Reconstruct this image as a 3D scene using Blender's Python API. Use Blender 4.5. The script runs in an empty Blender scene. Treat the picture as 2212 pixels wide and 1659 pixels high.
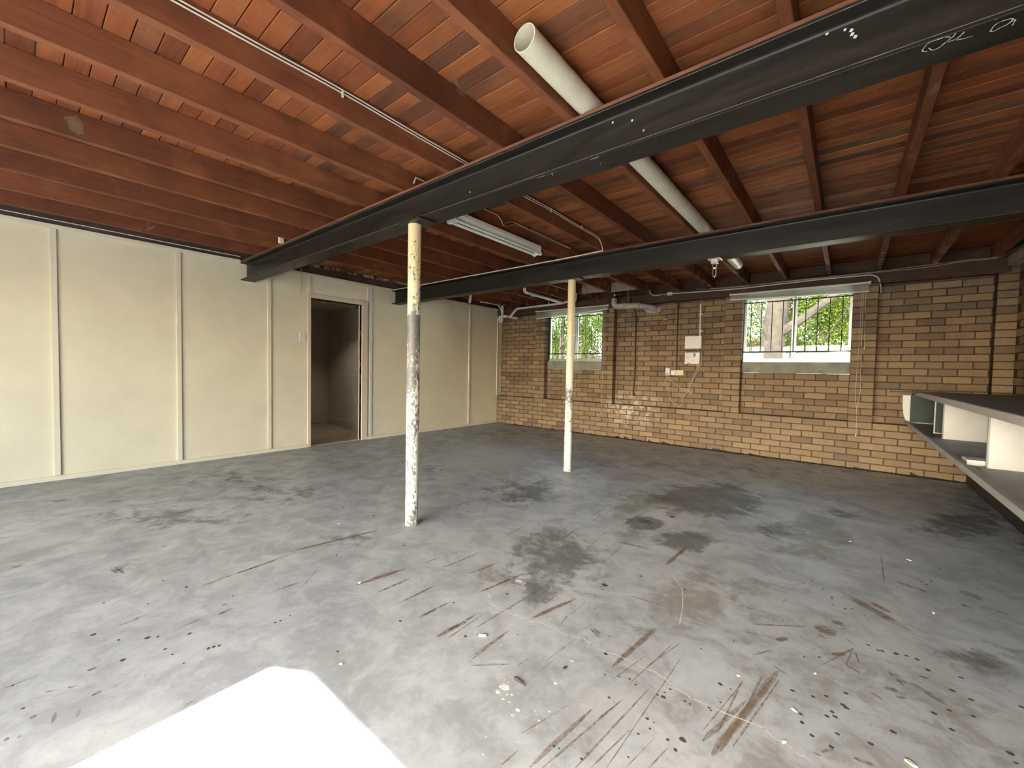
import bpy, bmesh, math, random
import numpy as np
from mathutils import Vector, Matrix

random.seed(7)
RNG = np.random.default_rng(11)
SC = bpy.context.scene
COL = SC.collection

# ------------------------------------------------------------------ camera
CAM_POS = Vector((6.0131, -6.8195, 1.1885))
CAM_R = Vector((0.77338954, 0.63362602, 0.01966419))
CAM_U = Vector((-0.0381668, 0.01557753, 0.99914996))
CAM_F = Vector((-0.63278109, 0.77348265, -0.03623097))
F_PX = 882.99
cam_data = bpy.data.cameras.new('camera')
cam_data.sensor_fit = 'HORIZONTAL'
cam_data.sensor_width = 36.0
cam_data.lens = F_PX / 2212 * 36.0
cam_data.clip_start = 0.02
cam_data.clip_end = 200
cam = bpy.data.objects.new('camera', cam_data)
COL.objects.link(cam)
m = Matrix.Identity(4)
for i in range(3):
    m[i][0] = CAM_R[i]; m[i][1] = CAM_U[i]; m[i][2] = -CAM_F[i]; m[i][3] = CAM_POS[i]
cam.matrix_world = m
SC.camera = cam

# ------------------------------------------------------------------ world, sun, exposure
SUN_EL = math.radians(33.1)
w = bpy.data.worlds.new('sky'); SC.world = w; w.use_nodes = True
wn = w.node_tree.nodes; wn.clear()
sky = wn.new('ShaderNodeTexSky')
sky.sky_type = 'NISHITA'
sky.sun_disc = False
sky.sun_elevation = SUN_EL
sky.sun_rotation = math.radians(180)
sky.altitude = 50
sky.air_density = 1.0; sky.dust_density = 2.5; sky.ozone_density = 1.0
bg = wn.new('ShaderNodeBackground'); bg.inputs['Strength'].default_value = 0.62
wo = wn.new('ShaderNodeOutputWorld')
hs = wn.new('ShaderNodeHueSaturation'); hs.inputs['Saturation'].default_value = 0.8
w.node_tree.links.new(sky.outputs[0], hs.inputs['Color'])
w.node_tree.links.new(hs.outputs[0], bg.inputs[0])
w.node_tree.links.new(bg.outputs[0], wo.inputs[0])

sun_d = bpy.data.lights.new('sun', 'SUN')
sun_d.energy = 8.5
sun_d.color = (1.0, 0.975, 0.93)
sun_d.angle = math.radians(0.3)
sun = bpy.data.objects.new('sun', sun_d); COL.objects.link(sun)
sun_dir = Vector((0.0, math.cos(SUN_EL), -math.sin(SUN_EL)))      # travels towards +y and down
sun.rotation_euler = sun_dir.to_track_quat('-Z', 'Y').to_euler()
sun.location = (5, -12, 9)

SC.view_settings.view_transform = 'Standard'
SC.view_settings.look = 'None'
SC.view_settings.gamma = 1.0
SC.view_settings.use_curve_mapping = False
SC.view_settings.exposure = 2.15
SC.cycles.max_bounces = 5
SC.cycles.diffuse_bounces = 3
SC.cycles.glossy_bounces = 2
SC.cycles.transparent_max_bounces = 8
SC.cycles.adaptive_threshold = 0.05
SC.cycles.adaptive_min_samples = 12
SC.cycles.caustics_reflective = False
SC.cycles.caustics_refractive = False
SC.cycles.sample_clamp_indirect = 6.0
SC.cycles.use_denoising = True

# ------------------------------------------------------------------ mesh helpers
class MB:
    """collects vertices and faces for one mesh"""
    def __init__(s):
        s.v = []; s.f = []; s.smooth = False
    def add(s, vs, fs):
        n = len(s.v)
        s.v += [tuple(p) for p in vs]
        s.f += [tuple(i + n for i in f) for f in fs]
        return s
    def box(s, x0, x1, y0, y1, z0, z1):
        vs = [(x0,y0,z0),(x1,y0,z0),(x1,y1,z0),(x0,y1,z0),(x0,y0,z1),(x1,y0,z1),(x1,y1,z1),(x0,y1,z1)]
        return s.add(vs, [(0,3,2,1),(4,5,6,7),(0,1,5,4),(1,2,6,5),(2,3,7,6),(3,0,4,7)])
    def bevel_box(s, x0, x1, y0, y1, z0, z1, b=0.003):
        """box with all twelve edges chamfered"""
        bm = bmesh.new()
        bmesh.ops.create_cube(bm, size=1)
        for v in bm.verts:
            v.co = Vector(((x0+x1)/2 + v.co.x*(x1-x0), (y0+y1)/2 + v.co.y*(y1-y0), (z0+z1)/2 + v.co.z*(z1-z0)))
        bmesh.ops.bevel(bm, geom=bm.edges[:], offset=b, segments=1, affect='EDGES')
        bm.verts.index_update()
        s.add([v.co[:] for v in bm.verts], [[v.index for v in f.verts] for f in bm.faces])
        bm.free()
        return s
    def quad(s, a, b, c, d):
        return s.add([a, b, c, d], [(0,1,2,3)])
    def prism(s, prof, axis, a0, a1):
        """closed 2-D profile extruded along an axis; profile in the other two axes in xyz order"""
        n = len(prof); vs = []
        for a in (a0, a1):
            for p, q in prof:
                vs.append({'x': (a,p,q), 'y': (p,a,q), 'z': (p,q,a)}[axis])
        fs = [tuple(range(n-1,-1,-1)), tuple(range(n, 2*n))]
        fs += [(i, (i+1)%n, n+(i+1)%n, n+i) for i in range(n)]
        return s.add(vs, fs)
    def tube(s, pts, r, n=8, cap=True, closed=False):
        """round tube along a polyline; r a number or a list"""
        pts = [Vector(p) for p in pts]; k = len(pts)
        rs = r if isinstance(r, (list, tuple)) else [r]*k
        tang = []
        for i in range(k):
            if closed:
                t = pts[(i+1)%k] - pts[i-1]
            else:
                t = pts[min(i+1,k-1)] - pts[max(i-1,0)]
            tang.append(t.normalized() if t.length > 1e-9 else Vector((0,0,1)))
        ref = Vector((0,0,1)) if abs(tang[0].z) < .9 else Vector((1,0,0))
        nrm = (ref - tang[0]*ref.dot(tang[0])).normalized()
        vs = []; fs = []
        for i in range(k):
            nrm = nrm - tang[i]*nrm.dot(tang[i])
            nrm = nrm.normalized() if nrm.length > 1e-6 else tang[i].orthogonal().normalized()
            bn = tang[i].cross(nrm)
            for j in range(n):
                a = 2*math.pi*j/n
                vs.append(pts[i] + (nrm*math.cos(a) + bn*math.sin(a))*rs[i])
        segs = k if closed else k-1
        for i in range(segs):
            i2 = (i+1) % k
            for j in range(n):
                fs.append((i*n+j, i*n+(j+1)%n, i2*n+(j+1)%n, i2*n+j))
        if cap and not closed:
            fs.append(tuple(range(n-1,-1,-1))); fs.append(tuple((k-1)*n+j for j in range(n)))
        s.smooth = True
        return s.add(vs, fs)
    def hollow(s, p0, p1, r, t, n=32):
        """open pipe with wall thickness"""
        p0 = Vector(p0); p1 = Vector(p1); d = (p1-p0).normalized()
        a = d.orthogonal().normalized(); b = d.cross(a)
        vs = []
        for p, rr in ((p0,r),(p1,r),(p1,r-t),(p0,r-t)):
            for j in range(n):
                q = 2*math.pi*j/n
                vs.append(p + (a*math.cos(q)+b*math.sin(q))*rr)
        fs = []
        for k in range(4):
            k2 = (k+1) % 4
            for j in range(n):
                fs.append((k*n+j, k*n+(j+1)%n, k2*n+(j+1)%n, k2*n+j))
        s.smooth = True
        return s.add(vs, fs)
    def lathe(s, prof, cx, cy, n=32):
        """profile of (r, z) turned about a vertical axis"""
        vs = []; fs = []
        for r, z in prof:
            for j in range(n):
                a = 2*math.pi*j/n
                vs.append((cx+r*math.cos(a), cy+r*math.sin(a), z))
        for i in range(len(prof)-1):
            for j in range(n):
                fs.append((i*n+j, i*n+(j+1)%n, (i+1)*n+(j+1)%n, (i+1)*n+j))
        fs.append(tuple(range(n-1,-1,-1))); fs.append(tuple((len(prof)-1)*n+j for j in range(n)))
        s.smooth = True
        return s.add(vs, fs)
    def mesh(s, name, mat):
        me = bpy.data.meshes.new(name)
        me.from_pydata(s.v, [], s.f)
        if s.smooth:
            me.polygons.foreach_set('use_smooth', [True]*len(me.polygons))
            try:
                me.set_sharp_from_angle(angle=math.radians(40))
            except Exception:
                pass
        me.materials.append(mat)
        me.update()
        return me
    def build(s, name, mat, parent=None, kind=None, label=None):
        o = bpy.data.objects.new(name, s.mesh(name, mat))
        COL.objects.link(o)
        if parent is not None: put(o, parent)
        if kind: o['kind'] = kind
        if label: o['label'] = label
        return o

def put(o, parent):
    """parent o, keeping its world placement (empties carry a location, meshes sit at the origin)"""
    o.parent = parent
    o.matrix_parent_inverse = Matrix.Translation(-parent.location)

def tag(o, label, cat, group=None):
    o['label'] = label; o['category'] = cat
    if group: o['group'] = group
    return o

def thing(name, loc, label, cat, group=None):
    o = bpy.data.objects.new(name, None)
    o.empty_display_size = .1
    o.location = loc
    COL.objects.link(o)
    return tag(o, label, cat, group)

def arc(c, r, a0, a1, u, v, n=8):
    c = Vector(c); u = Vector(u); v = Vector(v)
    return [c + u*(r*math.cos(a0+(a1-a0)*i/n)) + v*(r*math.sin(a0+(a1-a0)*i/n)) for i in range(n+1)]

def rounded(pts, r=.05, n=5):
    """polyline with rounded corners"""
    pts = [Vector(p) for p in pts]; out = [pts[0]]
    for i in range(1, len(pts)-1):
        a, b, c = pts[i-1], pts[i], pts[i+1]
        d0 = (a-b); d1 = (c-b)
        q = min(r, d0.length*.45, d1.length*.45)
        p0 = b + d0.normalized()*q; p1 = b + d1.normalized()*q
        for k in range(n+1):
            t = k/n
            out.append(p0*(1-t)**2 + b*2*t*(1-t) + p1*t*t)
    out.append(pts[-1])
    return out

def spline(pts, n=6):
    """Catmull-Rom through the points"""
    p = [Vector(q) for q in pts]; out = []
    for i in range(len(p)-1):
        a = p[max(i-1,0)]; b = p[i]; c = p[i+1]; d = p[min(i+2,len(p)-1)]
        for k in range(n):
            t = k/n
            out.append(.5*((2*b) + (c-a)*t + (2*a-5*b+4*c-d)*t*t + (3*b-a-3*c+d)*t**3))
    out.append(p[-1])
    return out

# ------------------------------------------------------------------ material helpers
class NT:
    def __init__(s, name):
        s.m = bpy.data.materials.new(name); s.m.use_nodes = True
        s.t = s.m.node_tree; s.t.nodes.clear()
        s.out = s.t.nodes.new('ShaderNodeOutputMaterial')
    def n(s, typ, **kw):
        nd = s.t.nodes.new(typ)
        for k, v in kw.items():
            if hasattr(nd, k): setattr(nd, k, v)
        return nd
    def l(s, a, b): s.t.links.new(a, b)
    def val(s, sock, v):
        if hasattr(v, 'links') or hasattr(v, 'is_linked'): s.l(v, sock)
        else: sock.default_value = v
    def pos(s): return s.n('ShaderNodeNewGeometry').outputs['Position']
    def objc(s): return s.n('ShaderNodeTexCoord').outputs['Object']
    def mapping(s, vec, scale=(1,1,1), loc=(0,0,0)):
        nd = s.n('ShaderNodeMapping'); s.l(vec, nd.inputs['Vector'])
        nd.inputs['Scale'].default_value = scale
        s.val(nd.inputs['Location'], loc)
        return nd.outputs[0]
    def noise(s, vec, scale, detail=4, rough=.55, dist=0, col=False):
        nd = s.n('ShaderNodeTexNoise'); s.l(vec, nd.inputs['Vector'])
        nd.inputs['Scale'].default_value = scale; nd.inputs['Detail'].default_value = detail
        nd.inputs['Roughness'].default_value = rough; nd.inputs['Distortion'].default_value = dist
        return nd.outputs['Color' if col else 'Fac']
    def voronoi(s, vec, scale, out='Distance'):
        nd = s.n('ShaderNodeTexVoronoi'); s.l(vec, nd.inputs['Vector']); nd.inputs['Scale'].default_value = scale
        return nd.outputs[out]
    def ramp(s, fac, stops, interp='LINEAR'):
        nd = s.n('ShaderNodeValToRGB'); s.val(nd.inputs[0], fac)
        cr = nd.color_ramp; cr.interpolation = interp
        while len(cr.elements) < len(stops): cr.elements.new(.5)
        for e, (p, c) in zip(cr.elements, stops):
            e.position = p
            e.color = (c, c, c, 1) if isinstance(c, (int, float)) else (*c, 1)
        return nd.outputs[0]
    def mix(s, fac, a, b, mode='MIX'):
        nd = s.n('ShaderNodeMix', data_type='RGBA', blend_type=mode)
        s.val(nd.inputs[0], fac)
        for k, v in ((6, a), (7, b)):
            if isinstance(v, (tuple, list)): nd.inputs[k].default_value = (*v[:3], 1)
            else: s.l(v, nd.inputs[k])
        return nd.outputs[2]
    def math(s, op, a, b=0.0, clamp=False):
        nd = s.n('ShaderNodeMath', operation=op, use_clamp=clamp)
        s.val(nd.inputs[0], a); s.val(nd.inputs[1], b)
        return nd.outputs[0]
    def rng(s, v, a0, a1, b0=0., b1=1., smooth=False):
        nd = s.n('ShaderNodeMapRange'); s.val(nd.inputs[0], v)
        nd.interpolation_type = 'SMOOTHSTEP' if smooth else 'LINEAR'
        for i, q in enumerate((a0, a1, b0, b1)): nd.inputs[i+1].default_value = q
        return nd.outputs[0]
    def sep(s, vec):
        nd = s.n('ShaderNodeSeparateXYZ'); s.l(vec, nd.inputs[0]); return nd.outputs
    def bump(s, h, strength=.3, dist=.01):
        nd = s.n('ShaderNodeBump'); s.l(h, nd.inputs['Height'])
        nd.inputs['Strength'].default_value = strength; nd.inputs['Distance'].default_value = dist
        return nd.outputs[0]
    def bsdf(s, color, rough=.6, metal=0., normal=None, spec=.5, **kw):
        nd = s.n('ShaderNodeBsdfPrincipled')
        if isinstance(color, (tuple, list)): nd.inputs['Base Color'].default_value = (*color[:3], 1)
        else: s.l(color, nd.inputs['Base Color'])
        s.val(nd.inputs['Roughness'], rough); s.val(nd.inputs['Metallic'], metal)
        nd.inputs['Specular IOR Level'].default_value = spec
        if normal is not None: s.l(normal, nd.inputs['Normal'])
        for k, v in kw.items(): s.val(nd.inputs[k], v)
        s.l(nd.outputs[0], s.out.inputs[0])
        return nd
    def obj_random(s): return s.n('ShaderNodeObjectInfo').outputs['Random']
    def island_random(s): return s.n('ShaderNodeNewGeometry').outputs['Random Per Island']

def simple(name, col, rough=.55, metal=0., var=.12, scale=14., bump=.0, spec=.5):
    """painted / plastic / metal surface with faint dirt and wear"""
    t = NT(name); p = t.pos()
    nz = t.noise(p, scale, 5, .6)
    f = t.rng(nz, .3, .7, 1-var, 1+var*.4)
    mul = t.n('ShaderNodeMix', data_type='RGBA', blend_type='MULTIPLY'); mul.inputs[0].default_value = 1
    mul.inputs[6].default_value = (*col, 1)
    cc = t.n('ShaderNodeCombineColor')
    for k in range(3): t.l(f, cc.inputs[k])
    t.l(cc.outputs[0], mul.inputs[7])
    nrm = t.bump(nz, bump, .004) if bump else None
    t.bsdf(mul.outputs[2], t.rng(nz, .3, .7, rough*.9, min(1, rough*1.1)), metal, nrm, spec)
    return t.m

# ------------------------------------------------------------------ materials
def mat_floor():
    t = NT('stained_concrete'); p = t.pos()
    at = t.n('ShaderNodeAttribute', attribute_name='stain')
    sc = t.n('ShaderNodeSeparateColor'); t.l(at.outputs['Color'], sc.inputs[0])
    dark, brown, light = sc.outputs[0], sc.outputs[1], sc.outputs[2]
    green = at.outputs['Alpha']
    n1 = t.noise(p, 1.1, 4, .6, .6); n2 = t.noise(p, 4.2, 5, .68, .5); n3 = t.noise(p, 38., 4, .6)
    n4 = t.noise(t.mapping(p, (1,1,1), (7,3,0)), 2.4, 6, .65, 1.2); n5 = t.noise(t.mapping(p, (1,1,1), (2,9,0)), 12., 6, .7, .8)
    base = t.ramp(n1, [(.28, (0.269,0.302,0.316)), (.5, (0.342,0.378,0.392)), (.72, (0.420,0.455,0.464))])
    base = t.mix(t.rng(n2, .42, .66, 0, .55), base, (0.207,0.221,0.226))
    base = t.mix(t.rng(n2, .55, .36, 0, .30), base, (0.493,0.525,0.532))
    base = t.mix(t.rng(n5, .52, .68, 0, .40), base, (0.224,0.229,0.223))
    base = t.mix(t.rng(n5, .46, .34, 0, .28), base, (0.515,0.537,0.552))
    def edge(v, k=1.0):
        a = t.math('ADD', t.math('MULTIPLY', t.math('SUBTRACT', n2, .5), k), t.math('MULTIPLY', t.math('SUBTRACT', n5, .5), .6))
        return t.math('MULTIPLY', t.rng(t.math('ADD', v, a), .16, .46, 0, 1, True), t.rng(v, .02, .16))
    base = t.mix(t.math('MULTIPLY', edge(brown), .5), base, (.20,.158,.115))
    base = t.mix(t.math('MULTIPLY', edge(green), .55), base, (.165,.175,.115))
    base = t.mix(t.math('MULTIPLY', edge(light), .6), base, (.50,.515,.51))
    base = t.mix(t.math('MULTIPLY', edge(dark), .74), base, (.085,.086,.076))
    base = t.mix(t.rng(n3, .64, .74, 0, .4), base, (.12,.115,.105))
    base = t.mix(t.rng(t.noise(p, 60., 2, .5), .75, .79, 0, .6), base, (.6,.6,.58))
    base = t.mix(t.rng(n4, .58, .72, 0, .16), base, (.22,.20,.165))
    rough = t.rng(n2, .3, .7, .36, .6)
    t.bsdf(base, rough, 0, t.bump(t.mix(.3, n2, n3), .12, .004), .4)
    return t.m

def wood(name, cols, axis, rnd, rough=.62, mould=False, plaster=False):
    """timber; grain runs along axis, colour varies with the random socket"""
    t = NT(name); p = t.pos()
    r = rnd(t)
    off = t.n('ShaderNodeCombineXYZ')
    for k, q in enumerate((3.7, 5.3, 9.1)): t.l(t.math('MULTIPLY', r, q*7), off.inputs[k])
    sc = {'x': (.7, 14, 14), 'y': (14, .7, 14)}[axis]
    v = t.mapping(p, sc, off.outputs[0])
    g = t.noise(v, 2.2, 5, .68, .9); g2 = t.noise(v, 9., 4, .6)
    big = t.noise(t.mapping(p, (1,1,1), off.outputs[0]), 3.2, 4, .55)
    base = t.ramp(r, cols, 'CONSTANT')
    c = t.mix(t.rng(g, .40, .72, 0, .8), base, t.mix(.35, base, (.02,.008,.004)))
    c = t.mix(t.rng(g2, .52, .75, 0, .28), c, t.mix(.5, base, (.55,.22,.09)))
    c = t.mix(t.rng(big, .52, .70, 0, .65), c, t.mix(.6, base, (.03,.018,.012)))
    c = t.mix(t.rng(big, .46, .34, 0, .35), c, t.mix(.55, base, (.50,.19,.07)))
    # pale dust and dry patches
    c = t.mix(t.rng(t.noise(p, 3.1, 4, .66, .6), .665, .70, 0, .55), c, (.25,.205,.14))
    if plaster:
        x = t.sep(p)
        near = t.rng(x[1], -1.7, -.5, 0, 1, True)
        mask = t.math('MULTIPLY', near, t.rng(t.noise(p, 7.5, 5, .62, .8), .54, .6, 0, 1, True))
        c = t.mix(t.math('MULTIPLY', mask, .75), c, (.36,.30,.22))
    t.bsdf(c, t.rng(g, .3, .7, rough, rough+.15), 0, t.bump(g, .35, .003), .35)
    return t.m

def mat_brick(name, rnd):
    t = NT(name); p = t.pos(); r = rnd(t)
    base = t.ramp(r, [(0, (0.307,0.223,0.135)), (.16, (0.276,0.200,0.118)), (.32, (0.342,0.251,0.154)), (.46, (0.250,0.177,0.109)),
                      (.58, (0.323,0.238,0.144)), (.70, (0.215,0.158,0.102)), (.80, (0.365,0.259,0.147)), (.88, (0.265,0.204,0.138)), (.95, (0.188,0.146,0.104))], 'CONSTANT')
    n = t.noise(p, 26., 4, .66); n2 = t.noise(p, 3.2, 4, .6)
    c = t.mix(t.rng(n, .4, .72, 0, .5), base, t.mix(.55, base, (.12,.07,.035)))
    c = t.mix(t.rng(n, .62, .8, 0, .35), c, (.66,.5,.34))
    c = t.mix(t.rng(n2, .5, .7, 0, .45), c, t.mix(.5, base, (.13,.085,.05)))
    # efflorescence low on the wall, left of the black cable
    x = t.sep(p)
    ex = t.math('MULTIPLY', t.math('SUBTRACT', x[0], 3.12), 1.45)
    ez = t.math('MULTIPLY', t.math('SUBTRACT', x[2], .52), 2.3)
    d = t.math('SQRT', t.math('ADD', t.math('MULTIPLY', ex, ex), t.math('MULTIPLY', ez, ez)))
    bloom = t.math('MULTIPLY', t.rng(d, 1., .25, 0, 1, True), t.rng(t.noise(p, 9., 5, .65, .5), .47, .62, 0, 1, True))
    c = t.mix(t.math('MULTIPLY', bloom, .7), c, (.72,.68,.62))
    t.bsdf(c, .85, 0, t.bump(n, .45, .004), .25)
    return t.m

def mat_mortar():
    t = NT('raked_mortar'); p = t.pos(); n = t.noise(p, 40., 5, .65)
    t.bsdf(t.ramp(n, [(.3, (.062,.038,.022)), (.7, (.15,.098,.06))]), .95, 0, t.bump(n, .5, .006), .15)
    return t.m

def mat_cream(name='cream_paint', a=(.83,.765,.565), b=(.76,.70,.52)):
    t = NT(name); p = t.pos()
    n = t.noise(p, 2.2, 5, .6); f = t.noise(p, 90., 3, .5)
    c = t.mix(t.rng(n, .35, .65), a, b)
    z = t.sep(p)[2]
    # scuffs near the floor and mildew specks
    scuff = t.math('MULTIPLY', t.rng(z, .55, .0, 0, 1), t.rng(t.noise(t.mapping(p, (1,3,9)), 3., 5, .7), .6, .72, 0, .45))
    c = t.mix(scuff, c, (.42,.40,.36))
    c = t.mix(t.rng(t.math('MULTIPLY', t.noise(p, 130., 2, .5), t.rng(t.noise(p, 1.7, 3), .5, .62)), .56, .64, 0, .4), c, (.5,.46,.32))
    t.bsdf(c, .55, 0, t.bump(f, .06, .002), .4)
    return t.m

def mat_steel():
    t = NT('black_painted_steel'); p = t.pos()
    n = t.noise(t.mapping(p, (.6,5,5)), 3., 6, .65, .5); f = t.noise(p, 60., 4, .6); s2 = t.noise(t.mapping(p, (1.4,9,9)), 9., 3, .6, 1.5)
    c = t.ramp(n, [(.3, (.012,.0102,.008)), (.55, (.021,.0182,.014)), (.75, (.038,.032,.024))])
    c = t.mix(t.rng(s2, .70, .74, 0, .3), c, (.16,.15,.13))
    t.bsdf(c, t.rng(n, .3, .7, .34, .55), 0, t.bump(f, .05, .002), .32)
    return t.m

def mat_post(name, bands):
    """cream gloss paint flaking off grey steel; bands = ramp of how much is bare over the height"""
    t = NT(name); p = t.pos(); z = t.sep(p)[2]
    fine = t.noise(t.mapping(p, (1,1,.6)), 52., 4, .66, .6); mid = t.noise(t.mapping(p, (1,1,.35)), 13., 4, .6, .5)
    h = t.rng(z, 0, 2.25)
    amt = t.ramp(h, bands)
    v = t.math('ADD', t.math('MULTIPLY', fine, .62), t.math('MULTIPLY', mid, .38))
    bare = t.rng(t.math('ADD', v, amt), .985, 1.005, 0, 1)
    paint = t.ramp(h, [(0, (.86,.82,.72)), (.45, (.85,.78,.62)), (.75, (.82,.68,.42)), (1, (.83,.69,.40))])
    paint = t.mix(t.rng(t.noise(p, 8., 4), .5, .75, 0, .35), paint, (.72,.55,.32))
    c = t.mix(bare, paint, t.mix(t.rng(fine, .3, .7), (.12,.12,.115), (.22,.215,.2)))
    t.bsdf(c, t.math('ADD', .32, t.math('MULTIPLY', bare, .2)), 0, t.bump(t.math('SUBTRACT', 1.0, bare), .5, .0015), .5)
    return t.m

def mat_glass():
    t = NT('window_glass')
    tr = t.n('ShaderNodeBsdfTransparent'); tr.inputs[0].default_value = (.93,.96,.94,1)
    gl = t.n('ShaderNodeBsdfGlossy'); gl.inputs['Roughness'].default_value = .02
    fr = t.n('ShaderNodeFresnel'); fr.inputs[0].default_value = 1.45
    mx = t.n('ShaderNodeMixShader'); t.l(fr.outputs[0], mx.inputs[0]); t.l(tr.outputs[0], mx.inputs[1]); t.l(gl.outputs[0], mx.inputs[2])
    t.l(mx.outputs[0], t.out.inputs[0])
    return t.m

def mat_leaf(name, a, b, cc):
    t = NT(name); r = t.island_random()
    c = t.ramp(r, [(0, a), (.45, b), (.8, cc)])
    d = t.n('ShaderNodeBsdfDiffuse'); t.l(c, d.inputs[0])
    tl = t.n('ShaderNodeBsdfTranslucent'); t.l(t.mix(.15, c, (.35,.38,.05)), tl.inputs[0])
    mx = t.n('ShaderNodeMixShader'); mx.inputs[0].default_value = .4
    t.l(d.outputs[0], mx.inputs[1]); t.l(tl.outputs[0], mx.inputs[2]); t.l(mx.outputs[0], t.out.inputs[0])
    return t.m

def mat_mark(name, col, alpha, scale=(30,30,30), lo=.36, hi=.6):
    """thin worn mark lying on a surface: breaks up with noise"""
    t = NT(name); p = t.pos()
    n = t.noise(t.mapping(p, scale), 1.0, 5, .65, .4)
    b = t.n('ShaderNodeBsdfPrincipled'); b.inputs['Base Color'].default_value = (*col, 1); b.inputs['Roughness'].default_value = .6
    tr = t.n('ShaderNodeBsdfTransparent')
    mx = t.n('ShaderNodeMixShader'); t.l(t.math('MULTIPLY', t.rng(n, lo, hi, .12, 1), alpha), mx.inputs[0])
    t.l(tr.outputs[0], mx.inputs[1]); t.l(b.outputs[0], mx.inputs[2]); t.l(mx.outputs[0], t.out.inputs[0])
    return t.m

M = {}
M['floor'] = mat_floor()
BOARD = [(0, (0.326,0.100,0.034)), (.13, (0.261,0.077,0.028)), (.25, (0.375,0.127,0.044)), (.37, (0.191,0.056,0.023)), (.48, (0.314,0.093,0.032)),
         (.60, (0.235,0.084,0.038)), (.70, (0.407,0.143,0.052)), (.79, (0.163,0.063,0.033)), (.87, (0.294,0.086,0.030)), (.95, (0.191,0.100,0.054))]
M['board'] = wood('hardwood_floorboard', BOARD, 'x', NT.obj_random)
M['joist'] = wood('hardwood_joist', [(0, (.22,.072,.031)), (.35, (.18,.057,.026)), (.7, (.25,.085,.037))], 'y', NT.obj_random, plaster=True)
M['plate'] = wood('red_timber_packer', [(0, (.22,.09,.052)), (.5, (.19,.08,.048))], 'x', NT.obj_random)
M['darkplate'] = wood('dark_timber_plate', [(0, (.085,.045,.026)), (.5, (.07,.04,.025))], 'x', NT.obj_random)
M['darkledger'] = wood('dark_timber_ledger', [(0, (.06,.045,.036)), (.5, (.07,.05,.04))], 'y', NT.obj_random)
M['brick'] = mat_brick('tan_brick', NT.obj_random)
M['brick_far'] = mat_brick('tan_brick_joined', NT.island_random)
M['mortar'] = mat_mortar()
M['cream'] = mat_cream()
M['cream_trim'] = mat_cream('cream_trim_paint', (.80,.745,.585), (.74,.69,.54))
M['archi'] = mat_cream('beige_gloss_trim', (.74,.62,.48), (.68,.57,.45))
M['pale_strip'] = simple('pale_aluminium_strip', (.72,.72,.70), .45, 0, .08)
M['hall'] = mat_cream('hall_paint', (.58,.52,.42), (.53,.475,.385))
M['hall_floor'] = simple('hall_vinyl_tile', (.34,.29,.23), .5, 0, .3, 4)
M['steel'] = mat_steel()
M['post_a'] = mat_post('flaking_post_paint', [(0, .495), (.05, .478), (.2, .468), (.38, .468), (.44, .485), (.475, .525), (.55, .51), (.60, .535), (.64, .60), (.69, .62), (.702, .465), (.76, .475), (.82, .43), (.87, .42), (1, .33)])
M['post_b'] = mat_post('worn_post_paint', [(0, .45), (.1, .42), (.30, .42), (.345, .47), (.375, .54), (.42, .53), (.44, .43), (.6, .37), (1, .30)])
M['pvc'] = simple('cream_pvc', (.84,.80,.62), .38, 0, .10, 9)
M['pvc_white'] = simple('white_pvc', (.76,.76,.75), .35, 0, .08, 20)
M['pvc_grey'] = simple('dusty_grey_pvc', (.50,.47,.42), .5, 0, .25, 9)
M['black'] = simple('black_rubber', (.018,.017,.016), .5, 0, .2)
M['dark_metal'] = simple('black_bar_paint', (.022,.024,.024), .45, 0, .2)
M['white'] = simple('white_enamel', (.86,.84,.75), .4, 0, .05)
M['whiteplastic'] = simple('white_plastic', (.80,.80,.77), .35, 0, .05)
M['ivory'] = simple('aged_ivory_plastic', (.78,.70,.46), .4, 0, .08)
M['cord'] = simple('beige_flex', (.62,.52,.40), .5, 0, .1)
M['cable'] = simple('white_cable', (.80,.77,.66), .45, 0, .08)
M['alu'] = simple('silver_aluminium', (.68,.70,.70), .35, .6, .08)
M['blind'] = simple('aged_vinyl_slats', (.62,.62,.52), .45, 0, .15)
M['blindrail'] = simple('white_headrail', (.78,.77,.66), .4, 0, .06)
M['cement'] = simple('cement_render', (.30,.31,.25), .9, 0, .35, 7, .3)
M['zinc'] = simple('galvanised_steel', (.62,.63,.63), .3, .85, .15)
M['keypad'] = simple('dark_keypad', (.02,.025,.035), .25, 0, .05)
M['print'] = simple('grey_print', (.42,.42,.41), .6, 0, .05)
M['steel_highlight'] = simple('painted_steel_highlight', (.26,.25,.22), .35, .3, .5, 18)  # pale tone that paints the highlight on the flange lips
M['glass'] = mat_glass()
M['bench_top'] = simple('grey_blue_bench_laminate', (.15,.155,.195), .5, 0, .2, 9)
M['bench_edge'] = simple('bench_edge_strip', (.52,.48,.41), .55, 0, .15, 6)
M['bench_white'] = simple('white_bench_board', (.78,.77,.71), .5, 0, .08, 5)
M['bench_shelf'] = simple('dusty_grey_shelf', (.42,.41,.37), .6, 0, .2, 5)
M['bench_green'] = simple('dark_green_board', (.038,.062,.05), .6, 0, .5, 22)
M['kick'] = simple('black_kickboard', (.03,.03,.03), .5, 0, .5, 6)
M['bitumen'] = simple('black_bitumen', (.012,.012,.011), .6, 0, .3, 30, .6)
M['sandy'] = simple('dusty_timber_block', (.42,.34,.25), .85, 0, .4, 12, .3)
M['grass'] = simple('dry_pale_ground', (.46,.43,.30), .95, 0, .3, 3)
M['driveway'] = simple('pale_concrete_drive', (.44,.43,.40), .9, 0, .15, 2)
M['render'] = simple('white_rendered_fence', (.80,.79,.75), .85, 0, .06)
M['bark'] = simple('grey_brown_bark', (.030,.021,.012), .95, 0, .8, 9, .8)
M['soffit'] = simple('plaster_board', (.7,.66,.56), .8, 0, .05)
M['ext'] = simple('outer_masonry', (.45,.36,.26), .9, 0, .2)
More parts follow.
